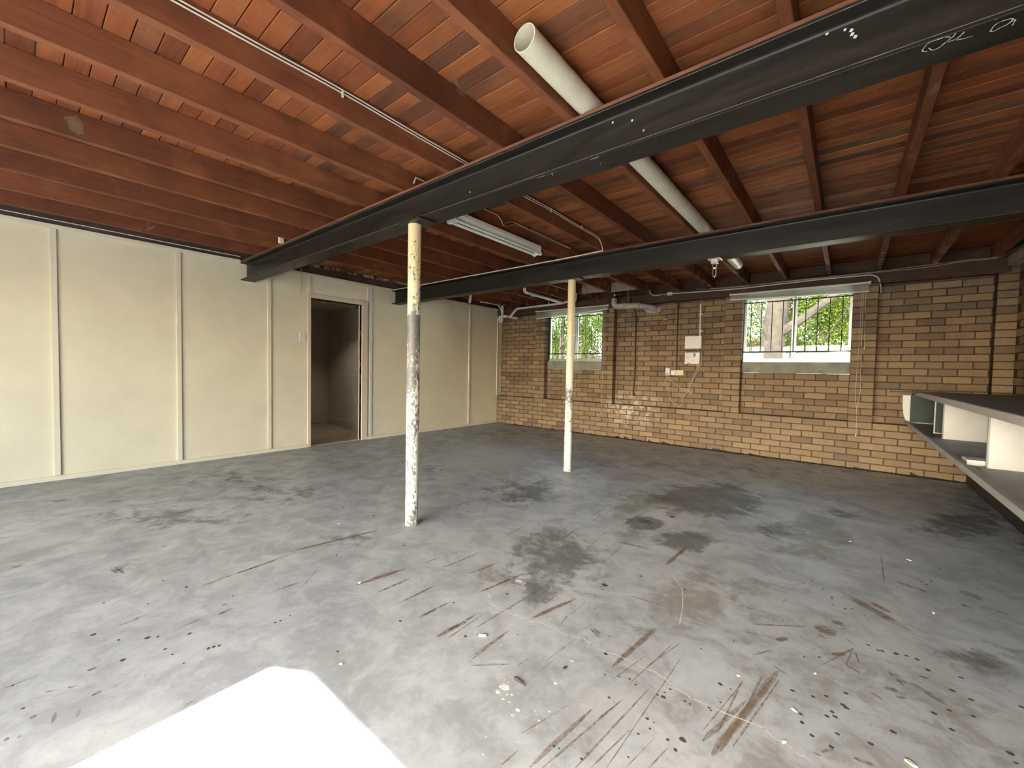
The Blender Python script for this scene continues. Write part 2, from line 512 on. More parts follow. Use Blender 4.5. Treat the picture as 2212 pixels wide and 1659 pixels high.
def mat_polycarb():
    t = NT('translucent_roof_sheet')
    tl = t.n('ShaderNodeBsdfTranslucent'); tl.inputs[0].default_value = (.62,.62,.58,1)
    d = t.n('ShaderNodeBsdfDiffuse'); d.inputs[0].default_value = (.75,.75,.72,1)
    mx = t.n('ShaderNodeMixShader'); mx.inputs[0].default_value = .6
    t.l(tl.outputs[0], mx.inputs[1]); t.l(d.outputs[0], mx.inputs[2]); t.l(mx.outputs[0], t.out.inputs[0])
    return t.m
M['added_shade_polycarb'] = mat_polycarb()
M['leaf_a'] = mat_leaf('yellow_green_leaves', (.03,.055,.008), (.055,.085,.012), (.10,.115,.022))
M['leaf_b'] = mat_leaf('mid_green_leaves', (.018,.04,.009), (.038,.066,.014), (.075,.10,.03))
M['leaf_c'] = mat_leaf('pale_dry_leaves', (.05,.06,.018), (.09,.09,.03), (.14,.125,.055))
M['scuff_b'] = mat_mark('brown_tyre_scuff', (.23,.165,.108), .56, (34,34,34), .30, .58)
M['scuff_d'] = mat_mark('dark_scuff', (.10,.092,.08), .55, (30,30,30))
M['film'] = mat_mark('thin_brown_film', (.24,.18,.12), .42, (14,14,14), .3, .6)
M['drip'] = mat_mark('dark_oil_drip', (.06,.055,.05), .8, (40,40,40), .2, .42)
M['paintspot'] = mat_mark('white_paint_spot', (.72,.72,.69), .9, (60,60,60), .3, .5)
M['chalk'] = mat_mark('white_chalk', (.75,.76,.74), .95, (90,90,90), .3, .5)
M['faintchalk'] = mat_mark('faint_chalk', (.35,.34,.32), .35, (90,90,90))
M['ink'] = mat_mark('brown_pen', (.16,.08,.04), .7, (200,200,200), .2, .5)
M['flake'] = simple('white_paint_flake', (.78,.76,.70), .6, 0, .1)
M['twig'] = simple('dark_twig', (.05,.035,.025), .8, 0, .3)
M['yellowleaf'] = simple('pale_yellow_leaf', (.72,.68,.42), .7, 0, .1)
M['clip'] = simple('rusty_clip', (.20,.17,.14), .55, .4, .3)

# ------------------------------------------------------------------ room shell
XR, YF = 7.40, -9.30            # right wall plane, front wall plane (behind the camera)
ZB, ZJ, ZT = 2.65, 2.497, 2.25  # underside of boards, of joists, of steel beams

def struct(o, label, cat):
    o['kind'] = 'structure'; o['label'] = label; o['category'] = cat
    return o

# ---- floor: grid carrying the stain masks
STAINS = [("d",0.42,4.632,-4.687,0.175,0.155,0.213,-0.32),("d",0.7,5.043,-2.642,0.274,0.254,0.099,-0.407),("d",0.6,5.184,-3.814,0.119,0.107,0.041,-0.142),("l",0.6,4.89,-3.34,0.111,0.101,0.076,-0.226),("d",0.8,4.824,-3.681,0.076,0.069,0.041,-0.103),("g",0.5,5.865,-2.993,0.174,0.157,0.022,-0.446),("d",0.45,6.81,-1.929,0.246,0.223,-0.053,-0.346),("l",0.45,2.216,-2.683,0.362,0.357,0.464,-0.501),("d",0.4,3.593,-3.664,0.201,0.188,0.203,-0.261),("d",0.3,1.972,-6.033,0.327,0.299,0.317,-0.063),("d",0.3,1.075,-5.42,0.268,0.255,0.258,-0.073),("d",0.25,1.955,-5.295,0.279,0.261,0.37,-0.139),("b",0.4,5.427,-4.504,0.154,0.136,0.069,-0.255),("b",0.25,6.305,-4.835,0.223,0.191,-0.026,-0.213),("d",0.18,4.023,-1.512,0.458,0.446,0.123,-0.322),("d",0.16,5.48,-0.714,0.901,0.865,0.039,-0.416),("d",0.2,1.572,-0.55,0.526,0.553,0.445,-0.623),("b",0.2,4.891,-4.045,0.124,0.111,0.103,-0.246),("d",0.2,5.288,-5.098,0.111,0.097,0.056,-0.126),("g",0.4,4.624,-3.196,0.19,0.177,0.117,-0.296),("g",0.2,5.602,-4.277,0.198,0.174,0.028,-0.156),("d",0.2,6.303,-4.394,0.107,0.093,-0.015,-0.152),("l",0.25,5.406,-5.482,0.101,0.087,0.034,-0.071),("d",0.3,3.405,-5.383,0.116,0.104,0.102,-0.056),("d",0.3,6.524,-4.184,0.126,0.109,-0.026,-0.147),("b",0.3,4.443,-5.063,0.081,0.072,0.087,-0.096),("d",0.2,2.432,-3.791,0.151,0.144,0.295,-0.248),("b",0.2,5.851,-5.201,0.122,0.105,0.02,-0.158),("b",0.18,5.524,-5.481,0.109,0.093,0.039,-0.1),("d",0.3,5.636,-3.146,0.122,0.11,0.018,-0.158),("d",0.2,6.03,-2.312,0.123,0.113,0.002,-0.413)]
def build_floor():
    xs = np.concatenate([np.arange(0, 3.2, .05), np.arange(3.2, XR+.001, .0283)])
    ys = np.concatenate([np.arange(YF-.11, -6.95, .08), np.arange(-6.95, -3.0, .0283), np.arange(-3.0, .0201, .045)])
    X, Y = np.meshgrid(xs, ys, indexing='ij')
    lay = {k: np.zeros_like(X) for k in 'dblg'}
    for k, s, cx, cy, ax, ay, bx, by in STAINS:
        det = ax*by - ay*bx
        dx, dy = X-cx, Y-cy
        u = (dx*by - dy*bx)/det; v = (-dx*ay + dy*ax)/det
        d = np.sqrt(u*u+v*v)
        lay[k] = np.maximum(lay[k], s*np.clip(1.5-d*.8, 0, 1))
    # grime along the brick wall and a dark band along the bench
    lay['d'] = np.maximum(lay['d'], .35*np.clip(1+Y/.16, 0, 1))
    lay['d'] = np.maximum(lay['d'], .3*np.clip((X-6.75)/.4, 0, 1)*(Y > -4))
    lay['b'] = np.maximum(lay['b'], .22*np.clip((X-4.6)/1.2, 0, 1)*np.clip((-3.6-Y)/1.2, 0, 1))
    n, mth = X.shape
    V = np.stack([X, Y, np.zeros_like(X)], -1).reshape(-1, 3)
    idx = np.arange(n*mth).reshape(n, mth)
    F = np.stack([idx[:-1,:-1], idx[1:,:-1], idx[1:,1:], idx[:-1,1:]], -1).reshape(-1, 4)
    me = bpy.data.meshes.new('floor')
    me.from_pydata(V.tolist(), [], F.tolist())
    at = me.color_attributes.new('stain', 'FLOAT_COLOR', 'POINT')
    buf = np.stack([lay['d'], lay['b'], lay['l'], lay['g']], -1).reshape(-1, 4).astype(np.float32)
    at.data.foreach_set('color', buf.ravel())
    me.materials.append(M['floor']); me.update()
    o = bpy.data.objects.new('floor', me); COL.objects.link(o)
    return struct(o, 'stained grey concrete garage floor with tyre scuffs and oil spots', 'floor')
floor = build_floor()

MARKS = [("b",4.55,-5.259,4.603,-4.948,0.009),("b",4.742,-5.485,4.776,-4.938,0.009),("b",4.896,-5.248,4.957,-5.006,0.021),("b",4.858,-5.65,4.867,-5.414,0.007),("b",4.68,-5.515,4.669,-5.419,0.007),("b",5.106,-5.455,5.132,-5.242,0.003),("b",5.121,-5.508,5.13,-5.415,0.003),("b",5.034,-5.565,5.046,-5.488,0.003),("b",5.325,-5.86,5.363,-5.55,0.016),("b",5.354,-5.836,5.43,-5.434,0.008),("b",5.256,-5.909,5.264,-5.838,0.006),("b",5.43,-5.771,5.483,-5.325,0.007),("b",5.466,-5.741,5.5,-5.541,0.006),("b",5.501,-5.711,5.525,-5.032,0.004),("b",5.545,-5.673,5.575,-5.513,0.003),("b",5.598,-5.628,5.62,-5.523,0.005),("b",5.417,-5.349,5.469,-5.006,0.005),("b",5.332,-5.279,5.368,-4.977,0.019),("b",5.689,-5.378,5.749,-5.046,0.005),("b",5.698,-5.427,5.775,-5.145,0.016),("b",5.751,-5.428,5.78,-5.177,0.011),("b",5.352,-5.679,5.366,-5.547,0.006),("b",5.431,-5.231,5.492,-4.974,0.005),("b",5.233,-5.793,5.297,-5.571,0.003),("b",5.356,-5.385,5.407,-5.155,0.004),("d",4.872,-5.126,4.866,-5.022,0.012),("d",5.022,-5.217,5.01,-5.128,0.007),("d",5.018,-4.968,5.017,-5.129,0.003),("d",5.172,-4.762,5.351,-4.737,0.008),("d",5.005,-4.772,5.037,-4.749,0.025),("d",5.064,-5.619,5.125,-5.617,0.006),("d",5.4,-5.574,5.428,-5.442,0.006),("d",4.893,-5.677,5.005,-5.571,0.011),("d",5.14,-5.139,5.21,-5.174,0.031),("b",5.741,-5.421,5.834,-4.948,0.018),("b",5.777,-5.384,5.856,-4.939,0.007),("b",5.778,-5.21,5.802,-4.956,0.009),("b",6.08,-4.513,5.984,-4.724,0.009),("b",6.08,-4.513,6.055,-4.668,0.007),("b",6.053,-4.664,6.1,-4.689,0.01),("b",6.085,-4.532,6.098,-4.62,0.007),("b",6.051,-3.969,6.266,-4.154,0.038),("b",6.158,-3.98,6.225,-4.036,0.025),("b",5.954,-4.459,6.007,-4.407,0.055),("b",5.705,-4.615,5.91,-4.464,0.011),("b",5.817,-4.672,5.849,-4.625,0.02),("b",6.005,-4.332,6.044,-4.319,0.027),("b",6.011,-4.624,6.052,-4.583,0.019),("b",5.749,-4.857,5.812,-4.758,0.01),("b",5.825,-4.872,5.874,-4.894,0.008),("b",5.727,-5.361,5.745,-5.044,0.008),("b",5.997,-5.221,6.027,-5.177,0.011),("b",5.976,-5.239,5.997,-5.239,0.009),("b",6.074,-5.179,6.126,-5.17,0.015),("d",6.192,-4.59,6.237,-4.662,0.033),("d",6.234,-4.622,6.361,-4.693,0.026),("d",6.168,-4.725,6.211,-4.719,0.025),("d",6.201,-4.758,6.228,-4.743,0.013),("d",6.13,-4.793,6.16,-4.814,0.015),("d",6.234,-3.198,6.226,-3.66,0.007),("d",6.24,-3.564,6.421,-3.643,0.03),("d",6.122,-4.126,6.142,-4.227,0.005),("d",5.953,-4.494,5.989,-4.513,0.015),("d",5.795,-4.307,5.814,-4.23,0.004),("d",6.532,-3.489,6.639,-3.523,0.066),("d",6.599,-3.644,6.707,-3.66,0.012),("d",5.59,-4.486,5.787,-4.449,0.007),("d",5.674,-4.704,5.817,-4.669,0.006),("d",6.279,-4.554,6.311,-4.546,0.01),("d",6.356,-4.332,6.349,-4.315,0.009),("d",6.094,-4.53,6.134,-4.551,0.01),("d",6.057,-4.448,6.09,-4.493,0.01),("b",4.146,-5.62,4.147,-5.395,0.009),("b",4.317,-5.613,4.319,-5.41,0.008),("b",4.491,-5.621,4.495,-5.431,0.01),("b",4.663,-5.647,4.667,-5.421,0.013),("b",4.872,-5.651,4.869,-5.414,0.012),("b",4.199,-5.212,4.22,-4.932,0.011),("b",4.362,-5.171,4.404,-4.942,0.014),("b",4.546,-5.259,4.602,-4.948,0.017),("b",4.071,-5.251,4.078,-5.142,0.009),("b",3.997,-5.571,3.999,-5.459,0.014),("b",5.195,-4.252,5.213,-3.956,0.019),("b",4.7,-5.633,4.696,-5.426,0.007),("d",4.72,-3.863,4.732,-3.387,0.009),("d",4.511,-4.429,4.489,-4.131,0.01),("d",4.823,-4.165,5.037,-4.129,0.018),("d",4.676,-4.163,4.693,-4.058,0.011),("d",4.721,-4.456,4.694,-4.198,0.005),("d",3.933,-3.752,3.963,-3.578,0.024),("d",3.426,-4.436,3.468,-4.266,0.016),("d",4.443,-3.84,4.434,-3.586,0.01),("d",4.885,-4.449,4.872,-4.201,0.006),("d",4.183,-4.658,4.158,-4.353,0.007),("d",4.718,-3.634,4.91,-3.67,0.078),("b",3.392,-6.2,3.352,-5.695,0.014),("b",3.321,-5.682,3.411,-5.209,0.018),("b",3.73,-5.972,3.739,-5.836,0.012),("b",4.0,-5.636,4.035,-5.4,0.021),("b",4.143,-5.622,4.16,-5.434,0.013),("b",4.308,-5.607,4.318,-5.383,0.011),("b",4.479,-5.621,4.496,-5.443,0.015),("b",4.655,-5.641,4.672,-5.507,0.02),("b",3.38,-6.03,3.375,-5.828,0.017),("d",3.792,-5.848,3.675,-5.719,0.007),("d",3.701,-6.866,3.699,-6.766,0.006),("d",3.836,-6.763,3.857,-6.736,0.011),("d",3.983,-6.661,3.978,-6.634,0.014),("d",3.961,-6.802,3.96,-6.786,0.016),("d",4.045,-6.756,3.988,-6.746,0.008),("d",4.066,-6.701,4.032,-6.691,0.01),("d",4.022,-6.856,4.025,-6.844,0.014),("d",4.04,-6.829,4.041,-6.816,0.015),("d",3.866,-6.711,3.887,-6.68,0.01),("d",2.864,-6.487,2.764,-6.409,0.046),("d",2.787,-6.474,2.923,-6.451,0.037),("d",3.45,-6.68,3.439,-6.667,0.005),("d",3.681,-6.193,3.689,-6.151,0.026),("d",3.754,-6.221,3.747,-6.159,0.019),("d",3.527,-6.536,3.501,-6.431,0.015),("d",3.741,-6.369,3.734,-6.282,0.01),("d",2.637,-6.232,2.645,-6.191,0.036),("d",2.361,-6.852,2.382,-6.783,0.037),("d",4.019,-6.526,3.983,-6.514,0.003),("d",0.857,-6.645,0.941,-6.528,0.066),("d",1.61,-6.233,1.582,-6.191,0.036),("d",1.225,-6.326,1.276,-6.241,0.054),("d",4.285,-6.468,4.277,-6.433,0.01),("d",3.801,-6.657,3.807,-6.629,0.016)]
DOTS = [("d",6.0,-4.927,0.0078),("d",6.018,-5.004,0.0071),("d",6.005,-5.038,0.0078),("d",6.027,-5.022,0.0078),("d",5.94,-5.127,0.0071),("d",6.034,-5.104,0.0078),("d",5.969,-5.168,0.0071),("d",6.179,-4.971,0.0092),("d",6.118,-5.08,0.0092),("d",6.333,-4.828,0.0085),("d",6.403,-4.697,0.0071),("d",6.414,-4.593,0.0092),("d",6.369,-4.574,0.01),("d",6.41,-4.454,0.0092),("d",6.314,-4.483,0.0092),("d",6.288,-4.424,0.0099),("d",6.256,-4.424,0.0071),("d",6.223,-4.436,0.0106),("d",6.164,-4.458,0.0078),("d",6.178,-4.452,0.0085),("d",6.131,-4.44,0.0071),("d",6.461,-4.831,0.01),("d",6.464,-4.87,0.0064),("d",6.549,-4.52,0.0086),("d",6.298,-4.771,0.0106),("d",6.343,-4.717,0.0078),("d",5.919,-4.726,0.005),("d",5.969,-4.683,0.0057),("d",6.079,-4.124,0.0071),("d",6.051,-4.148,0.0078),("d",6.048,-4.939,0.0092),("d",6.057,-4.947,0.0085),("d",6.02,-5.177,0.0078),("d",5.933,-5.088,0.0071),("d",6.439,-3.442,0.0085),("d",6.41,-3.522,0.0078),("d",6.393,-3.492,0.0064),("d",5.867,-3.977,0.0064),("d",5.902,-3.916,0.0064),("d",5.955,-3.974,0.0064),("d",5.996,-4.053,0.0064),("d",5.997,-4.07,0.0057),("d",6.004,-4.14,0.0057),("d",5.759,-4.51,0.0036),("d",5.782,-4.506,0.0042),("d",5.818,-4.481,0.005),("d",5.839,-4.46,0.0042),("d",5.669,-4.81,0.005),("d",6.047,-4.363,0.0042),("d",5.9,-4.978,0.0078),("d",6.055,-4.862,0.0092),("d",5.962,-4.963,0.0078),("d",6.533,-3.688,0.0106),("d",6.446,-4.295,0.005),("d",6.486,-4.167,0.005),("d",5.684,-5.124,0.0092),("d",5.705,-5.218,0.005),("d",5.72,-5.124,0.0036),("d",6.505,-3.176,0.0078),("d",5.529,-5.537,0.005),("d",5.551,-5.493,0.005),("d",5.647,-5.464,0.012),("d",5.43,-5.735,0.0057),("d",5.342,-5.754,0.005),("d",5.434,-5.707,0.0042),("d",5.388,-5.462,0.0057),("d",5.529,-5.46,0.0064),("d",5.552,-5.46,0.0036),("d",5.539,-5.329,0.0085),("d",5.679,-5.271,0.005),("d",5.687,-5.279,0.005),("d",5.438,-5.339,0.005),("d",5.408,-5.327,0.005),("d",5.274,-5.259,0.0086),("d",5.546,-5.275,0.005),("d",5.535,-5.304,0.005),("d",5.519,-5.334,0.005),("d",5.606,-5.297,0.0064),("d",5.622,-5.299,0.0042),("d",5.61,-5.495,0.0058),("d",5.641,-5.516,0.0064),("d",5.537,-5.636,0.0036),("d",5.358,-5.75,0.0036),("d",4.919,-5.404,0.0042),("d",4.765,-5.272,0.0042),("d",5.086,-4.998,0.0036),("d",5.131,-4.52,0.005),("d",5.372,-4.501,0.0071),("d",5.189,-5.44,0.0064),("d",5.573,-4.959,0.005),("d",5.236,-5.145,0.0045),("d",5.325,-5.368,0.0042),("d",5.372,-5.341,0.0042),("d",3.999,-6.32,0.0078),("d",4.003,-6.303,0.0078),("d",4.012,-6.286,0.0078),("d",3.524,-6.616,0.0106),("d",3.826,-6.56,0.0106),("d",3.724,-6.47,0.012),("d",3.824,-6.345,0.0078),("d",3.748,-6.439,0.0072),("d",3.87,-6.437,0.0064),("d",3.932,-6.425,0.0057),("d",4.02,-6.071,0.0064),("d",4.025,-6.05,0.0057),("d",3.652,-6.551,0.0071),("d",3.229,-6.554,0.0064),("d",3.401,-6.415,0.0057),("d",3.176,-6.319,0.0071),("d",3.348,-6.254,0.0099),("d",3.625,-6.123,0.0064),("d",3.885,-6.815,0.0057),("d",3.704,-6.837,0.005),("d",4.028,-6.409,0.005),("d",4.015,-6.004,0.005),("d",4.419,-5.981,0.0071),("d",3.581,-5.55,0.0071),("d",3.136,-5.012,0.0092),("d",3.78,-5.186,0.0071),("d",2.788,-5.082,0.0106),("d",2.334,-5.37,0.0071),("d",4.668,-5.18,0.0092),("d",3.774,-5.185,0.0064),("d",3.143,-5.014,0.0092),("d",3.631,-4.444,0.0086),("d",3.64,-4.723,0.0092),("d",5.017,-4.754,0.0184),("d",4.224,-4.273,0.0099),("d",4.516,-5.421,0.0064),("d",4.44,-5.688,0.0085),("d",4.749,-5.565,0.0078),("d",5.13,-4.525,0.0072),("d",4.668,-4.459,0.0057),("d",4.946,-3.403,0.0227),("w",5.018,-5.659,0.0064),("w",5.042,-5.646,0.0057),("w",5.069,-5.674,0.0213),("w",5.063,-5.707,0.0106),("w",5.112,-5.684,0.0064),("w",5.124,-5.696,0.0064),("w",5.099,-5.72,0.0057),("w",5.125,-5.715,0.0057),("w",5.17,-5.722,0.0099),("w",5.17,-5.749,0.0078),("w",5.21,-5.725,0.0042),("w",5.217,-5.686,0.0042),("w",5.23,-5.695,0.0036),("w",5.251,-5.708,0.005),("w",5.257,-5.655,0.0042),("w",5.202,-5.534,0.0078),("w",5.188,-5.389,0.0092),("w",4.992,-5.735,0.0045),("w",5.261,-5.732,0.0036),("w",4.962,-5.213,0.005),("w",4.907,-5.505,0.0042),("w",5.048,-5.409,0.0042),("w",4.632,-5.038,0.0248),("w",5.191,-5.921,0.0036),("w",5.246,-5.816,0.0028),("w",5.156,-5.869,0.0028),("w",5.08,-5.716,0.0042)]
CRACK = [(4.58,-5.241),(4.649,-5.292),(4.692,-5.314),(4.743,-5.305),(4.805,-5.301),(4.864,-5.296),(4.911,-5.288),(4.941,-5.268),(4.994,-5.26),(5.043,-5.26),(5.106,-5.253),(5.154,-5.234),(5.213,-5.239),(5.261,-5.25),(5.301,-5.236),(5.338,-5.23),(5.39,-5.234),(5.431,-5.231),(5.487,-5.228),(5.521,-5.242),(5.546,-5.246),(5.604,-5.268),(5.648,-5.268),(5.695,-5.265),(5.83,-5.246),(5.859,-5.255),(5.883,-5.262),(5.913,-5.259),(5.947,-5.276),(5.982,-5.282)]
CRACK2 = [(5.798,-3.613),(5.901,-3.636),(5.97,-3.635),(6.037,-3.645),(6.101,-3.655),(6.165,-3.62),(6.228,-3.575)]
CHALKARC = [(5.288,-4.42),(5.343,-4.483),(5.375,-4.558),(5.406,-4.659),(5.432,-4.766),(5.447,-4.846)]
def ribbon(mb, pts, wd, z):
    pts = [Vector((p[0], p[1], 0)) for p in pts]
    L = []; R = []
    for i, p in enumerate(pts):
        d = (pts[min(i+1, len(pts)-1)] - pts[max(i-1, 0)]).normalized(); nn = Vector((-d.y, d.x, 0))
        ww = wd*(.5+random.random())*.5
        L.append((p+nn*ww)[:2]+(z,)); R.append((p-nn*ww)[:2]+(z,))
    k = len(pts)
    mb.add(L+R, [(i+1, i, k+i, k+i+1) for i in range(k-1)])
def floor_marks():
    zz = {'b': .0004, 'd': .0006}
    for kind, nm in (('b', 'tyre_scuffs'), ('d', 'dark_scuffs')):
        mb = MB()
        for i, (k, ax, ay, bx, by, wd) in enumerate(MARKS):
            if k != kind: continue
            a = Vector((ax, ay, 0)); b = Vector((bx, by, 0)); L = (b-a).length
            if L < 1e-4: continue
            d = (b-a)/L; nn = Vector((-d.y, d.x, 0)); seg = max(4, int(L/.04))
            # a wide scuff is a bundle of parallel strips, as a tyre tread leaves it
            strips = 1 if wd < .022 else int(wd/.013)
            for s in range(strips):
                c0 = (s+.5)/strips - .5
                ws = wd/strips*(.85 if strips > 1 else 1)
                t0, t1 = (random.uniform(0, .22), random.uniform(.78, 1)) if strips > 1 else (0, 1)
                left = []; right = []
                for j in range(seg+1):
                    t = t0+(t1-t0)*j/seg
                    taper = min(1, 9*(j/seg)+.35, 4*(1-j/seg)+.2)
                    q = a+(b-a)*t + nn*(c0*wd + random.uniform(-.08, .08)*ws)
                    h = ws*.5*taper*random.uniform(.75, 1.1)
                    z = zz[kind] + (i % 9)*.00002 + s*.000005
                    left.append((q.x+nn.x*h, q.y+nn.y*h, z)); right.append((q.x-nn.x*h, q.y-nn.y*h, z))
                kk = seg+1
                mb.add(left+right, [(j+1, j, kk+j, kk+j+1) for j in range(seg)])
        mb.build(nm, M['scuff_'+kind], floor, 'stuff', {'b': 'brown tyre scuffs', 'd': 'dark scrapes'}[kind])
    fm = MB()
    for i, (k, ax, ay, bx, by, wd) in enumerate(MARKS):
        if k != 'b' or wd < .018: continue
        a = Vector((ax, ay, 0)); b = Vector((bx, by, 0)); L = (b-a).length; d = (b-a)/L; nn = Vector((-d.y, d.x, 0)); seg = max(4, int(L/.05))
        a = a-d*L*.08; b = b+d*L*.12; left = []; right = []
        for j in range(seg+1):
            q = a+(b-a)*(j/seg); h = wd*random.uniform(.6, .95)*min(1, 6*j/seg+.3, 6*(1-j/seg)+.3); z = .0002+(i % 9)*.00001
            left.append((q.x+nn.x*h, q.y+nn.y*h, z)); right.append((q.x-nn.x*h, q.y-nn.y*h, z))
        fm.add(left+right, [(j+1, j, seg+1+j, seg+2+j) for j in range(seg)])
    fm.build('brown_film', M['film'], floor, 'stuff', 'thin brown rubber film')
    for kind, nm, mt, lb in (('d', 'oil_drips', 'drip', 'dark oil drips'), ('w', 'paint_spots', 'paintspot', 'white paint spots')):
        mb = MB()
        for i, (k, x, y, r) in enumerate(DOTS):
            if k != kind: continue
            n = 12; ph = random.random()*6; el = random.uniform(.7, 1.0)
            vs = []
            for j in range(n):
                a = 2*math.pi*j/n; rr = r*random.uniform(.78, 1.15)
                vs.append((x+math.cos(a+ph)*rr, y+math.sin(a+ph)*rr*el, .0009+(i % 7)*.00002))
            mb.add(vs, [tuple(range(n))])
            if r > .012:
                for q in range(4):
                    a = random.random()*6.28; dd = r*random.uniform(1.4, 3); r2 = r*random.uniform(.1, .3)
                    mb.add([(x+math.cos(a)*dd+math.cos(b)*r2, y+math.sin(a)*dd+math.sin(b)*r2, .0009) for b in (0, 1.05, 2.1, 3.14, 4.2, 5.25)], [tuple(range(6))])
        mb.build(nm, M[mt], floor, 'stuff', lb)
    mb = MB()
    def jitter(c):
        out = []
        for i in range(len(c)-1):
            for t in (0, .33, .66):
                out.append((c[i][0]+(c[i+1][0]-c[i][0])*t+random.uniform(-.006, .006), c[i][1]+(c[i+1][1]-c[i][1])*t+random.uniform(-.006, .006)))
        return out+[c[-1]]
    ribbon(mb, jitter(CRACK), .0032, .0012); ribbon(mb, jitter(CRACK2), .003, .0012); ribbon(mb, [q[:2] for q in spline([(a, b, 0) for a, b in CHALKARC], 5)], .004, .0012)
    mb.build('hairline_crack', M['paintspot'], floor, None, 'pale filled hairline crack')
floor_marks()

# ---- ceiling: boards of the floor above on joists
cb = MB().box(-.3, XR+.3, YF-.2, .45, 2.678, 2.76)
ceiling = struct(cb.build('ceiling', M['soffit']), 'underside of a red hardwood timber floor on exposed joists', 'ceiling')
JX = [6.745, 6.268, 5.789, 5.312, 4.838, 4.365, 3.885, 3.400, 2.914, 2.430, 1.957, 1.465, .955, 7.215]
_mesh_cache = {}
def unit_piece(lx, ly, lz, b, mat, name):
    key = (round(lx, 3), round(ly, 3), round(lz, 3), mat.name)
    if key not in _mesh_cache:
        _mesh_cache[key] = MB().bevel_box(-lx/2, lx/2, -ly/2, ly/2, -lz/2, lz/2, b).mesh(name, mat)
    return _mesh_cache[key]
def piece(name, cx, cy, cz, lx, ly, lz, b, mat, parent):
    o = bpy.data.objects.new(name, unit_piece(lx, ly, lz, b, mat, name))
    o.location = (cx, cy, cz); COL.objects.link(o); put(o, parent)
    return o
BW = .0905
stops = sorted([0.0] + [x for x in JX if x < 7] + [XR])
rows = int((-YF+.1)/BW)+1
for r in range(rows):
    yc = .06 - BW*(r+.5)
    if yc < YF+.02: break
    cuts = [0]
    while True:
        nxt = cuts[-1] + random.choice([4, 5, 6, 7, 5])
        if len(cuts) == 1: nxt = random.choice([3, 4, 5, 6, 7])
        if nxt >= len(stops)-2: break
        cuts.append(nxt)
    cuts.append(len(stops)-1)
    for a, b in zip(cuts[:-1], cuts[1:]):
        x0, x1 = stops[a]+.001, stops[b]-.001
        piece('floorboard', (x0+x1)/2, yc, ZB+.011+random.uniform(0, .003), x1-x0, BW-.0035, .022, .0028, M['board'], ceiling)
for k, jx in enumerate(JX):
    o = MB().bevel_box(jx-.0225, jx+.0225, YF, .09, ZJ, ZB+.001, .003).build('joist', M['joist'], ceiling)
MB().bevel_box(.46-.0225, .46+.0225, YF, -4.82, ZJ, ZB+.001, .003).build('joist', M['joist'], ceiling)
MB().bevel_box(.46-.0225, .46+.0225, -2.70, .09, ZJ, ZB+.001, .003).build('joist', M['joist'], ceiling)
# dusty blocking boards between joists near the brick wall
for x0, x1, y in ((2.455, 2.89, -.62), (2.94, 3.375, -.50)):
    MB().bevel_box(x0, x1, y-.02, y+.02, ZJ+.002, ZB, .003).build('blocking_board', M['sandy'], ceiling)

# ---- left wall: cream sheeted partition with cover battens
DY0, DY1, DZ = -4.084, -3.280, 2.160
wl = MB()
wl.box(-.11, -.012, YF, DY0, 0, 2.505); wl.box(-.11, -.012, DY1, .25, 0, 2.505); wl.box(-.11, -.012, DY0, DY1, DZ, 2.505)
wl.box(-.30, -.11, YF-.11, .25, 2.505, 2.68)
wall_left = struct(wl.build('wall_left', M['cream']), 'cream painted sheet partition wall with cover battens and a doorway', 'wall')
def sheet(y0, y1, z0, z1):
    return MB().box(-.012, 0, y0, y1, z0, z1).build('wall_sheet', M['cream'], wall_left)
BAT = [-6.552, -5.592, -4.632]
edges = [YF] + BAT
for a, b in zip(edges[:-1], edges[1:]): sheet(a+.001, b-.001, .002, 2.504)
sheet(BAT[-1]+.001, -4.107, .002, 2.504); sheet(-4.105, -3.125, 2.19, 2.504); sheet(-3.123, -.876, .002, 2.504); sheet(-.874, .25, .002, 2.504)
def batten(y, w_=.044, z0=.05, z1=2.462, m_='cream_trim'):
    return MB().bevel_box(0, .019, y-w_/2, y+w_/2, z0, z1, .002).build('cover_batten', M[m_], wall_left)
for y in BAT: batten(y)
batten(-4.106, .040, 2.226, 2.462); batten(-3.172, .034, 2.226, 2.462); batten(-.875)
batten(.015-.028, .026, .615, 2.46)
MB().bevel_box(0, .016, -3.149, -3.099, .048, 2.47, .003).build('flat_strip', M['pale_strip'], wall_left, None, 'pale grey flat strip beside the door')
for a, b in ((YF, -4.966), (-4.814, -2.731), (-2.579, .12)):
    MB().bevel_box(0, .021, a, b, 2.463, 2.504, .003).build('top_trim', M['cream_trim'], wall_left)
for a, b in ((-4.975, -4.80), (-2.74, -2.565)):
    MB().box(0, .016, a, b, 2.234, 2.2485).build('beam_trim', M['cream_trim'], wall_left)
bb = MB()
for a, b in ((YF, -4.131), (-3.18, 0.0)):
    bb.bevel_box(0, .022, a, b, 0, .047, .003)
struct(bb.build('baseboard_left', M['cream_trim']), 'narrow cream skirting strip at the foot of the sheeted wall', 'skirting')
struct(MB().bevel_box(-.11, .004, YF, .12, 2.506, 2.610, .004).build('trim_1', M['darkledger']), 'dark timber ledger along the top of the cream wall', 'ledger')
def mottled():
    t = NT('mortar_splashed_board'); p = t.pos()
    n = t.noise(p, 11., 6, .68, 1.2)
    t.bsdf(t.ramp(n, [(.38, (.04,.025,.015)), (.5, (.13,.09,.06)), (.58, (.50,.44,.33))]), .9, 0, t.bump(n, .6, .01), .2)
    return t.m
M['mottled'] = mottled()
struct(MB().box(-.10, .006, -4.81, -2.735, 2.611, 2.676).build('trim_2', M['mottled']), 'mortar splashed strip above the ledger between the beams', 'strip')

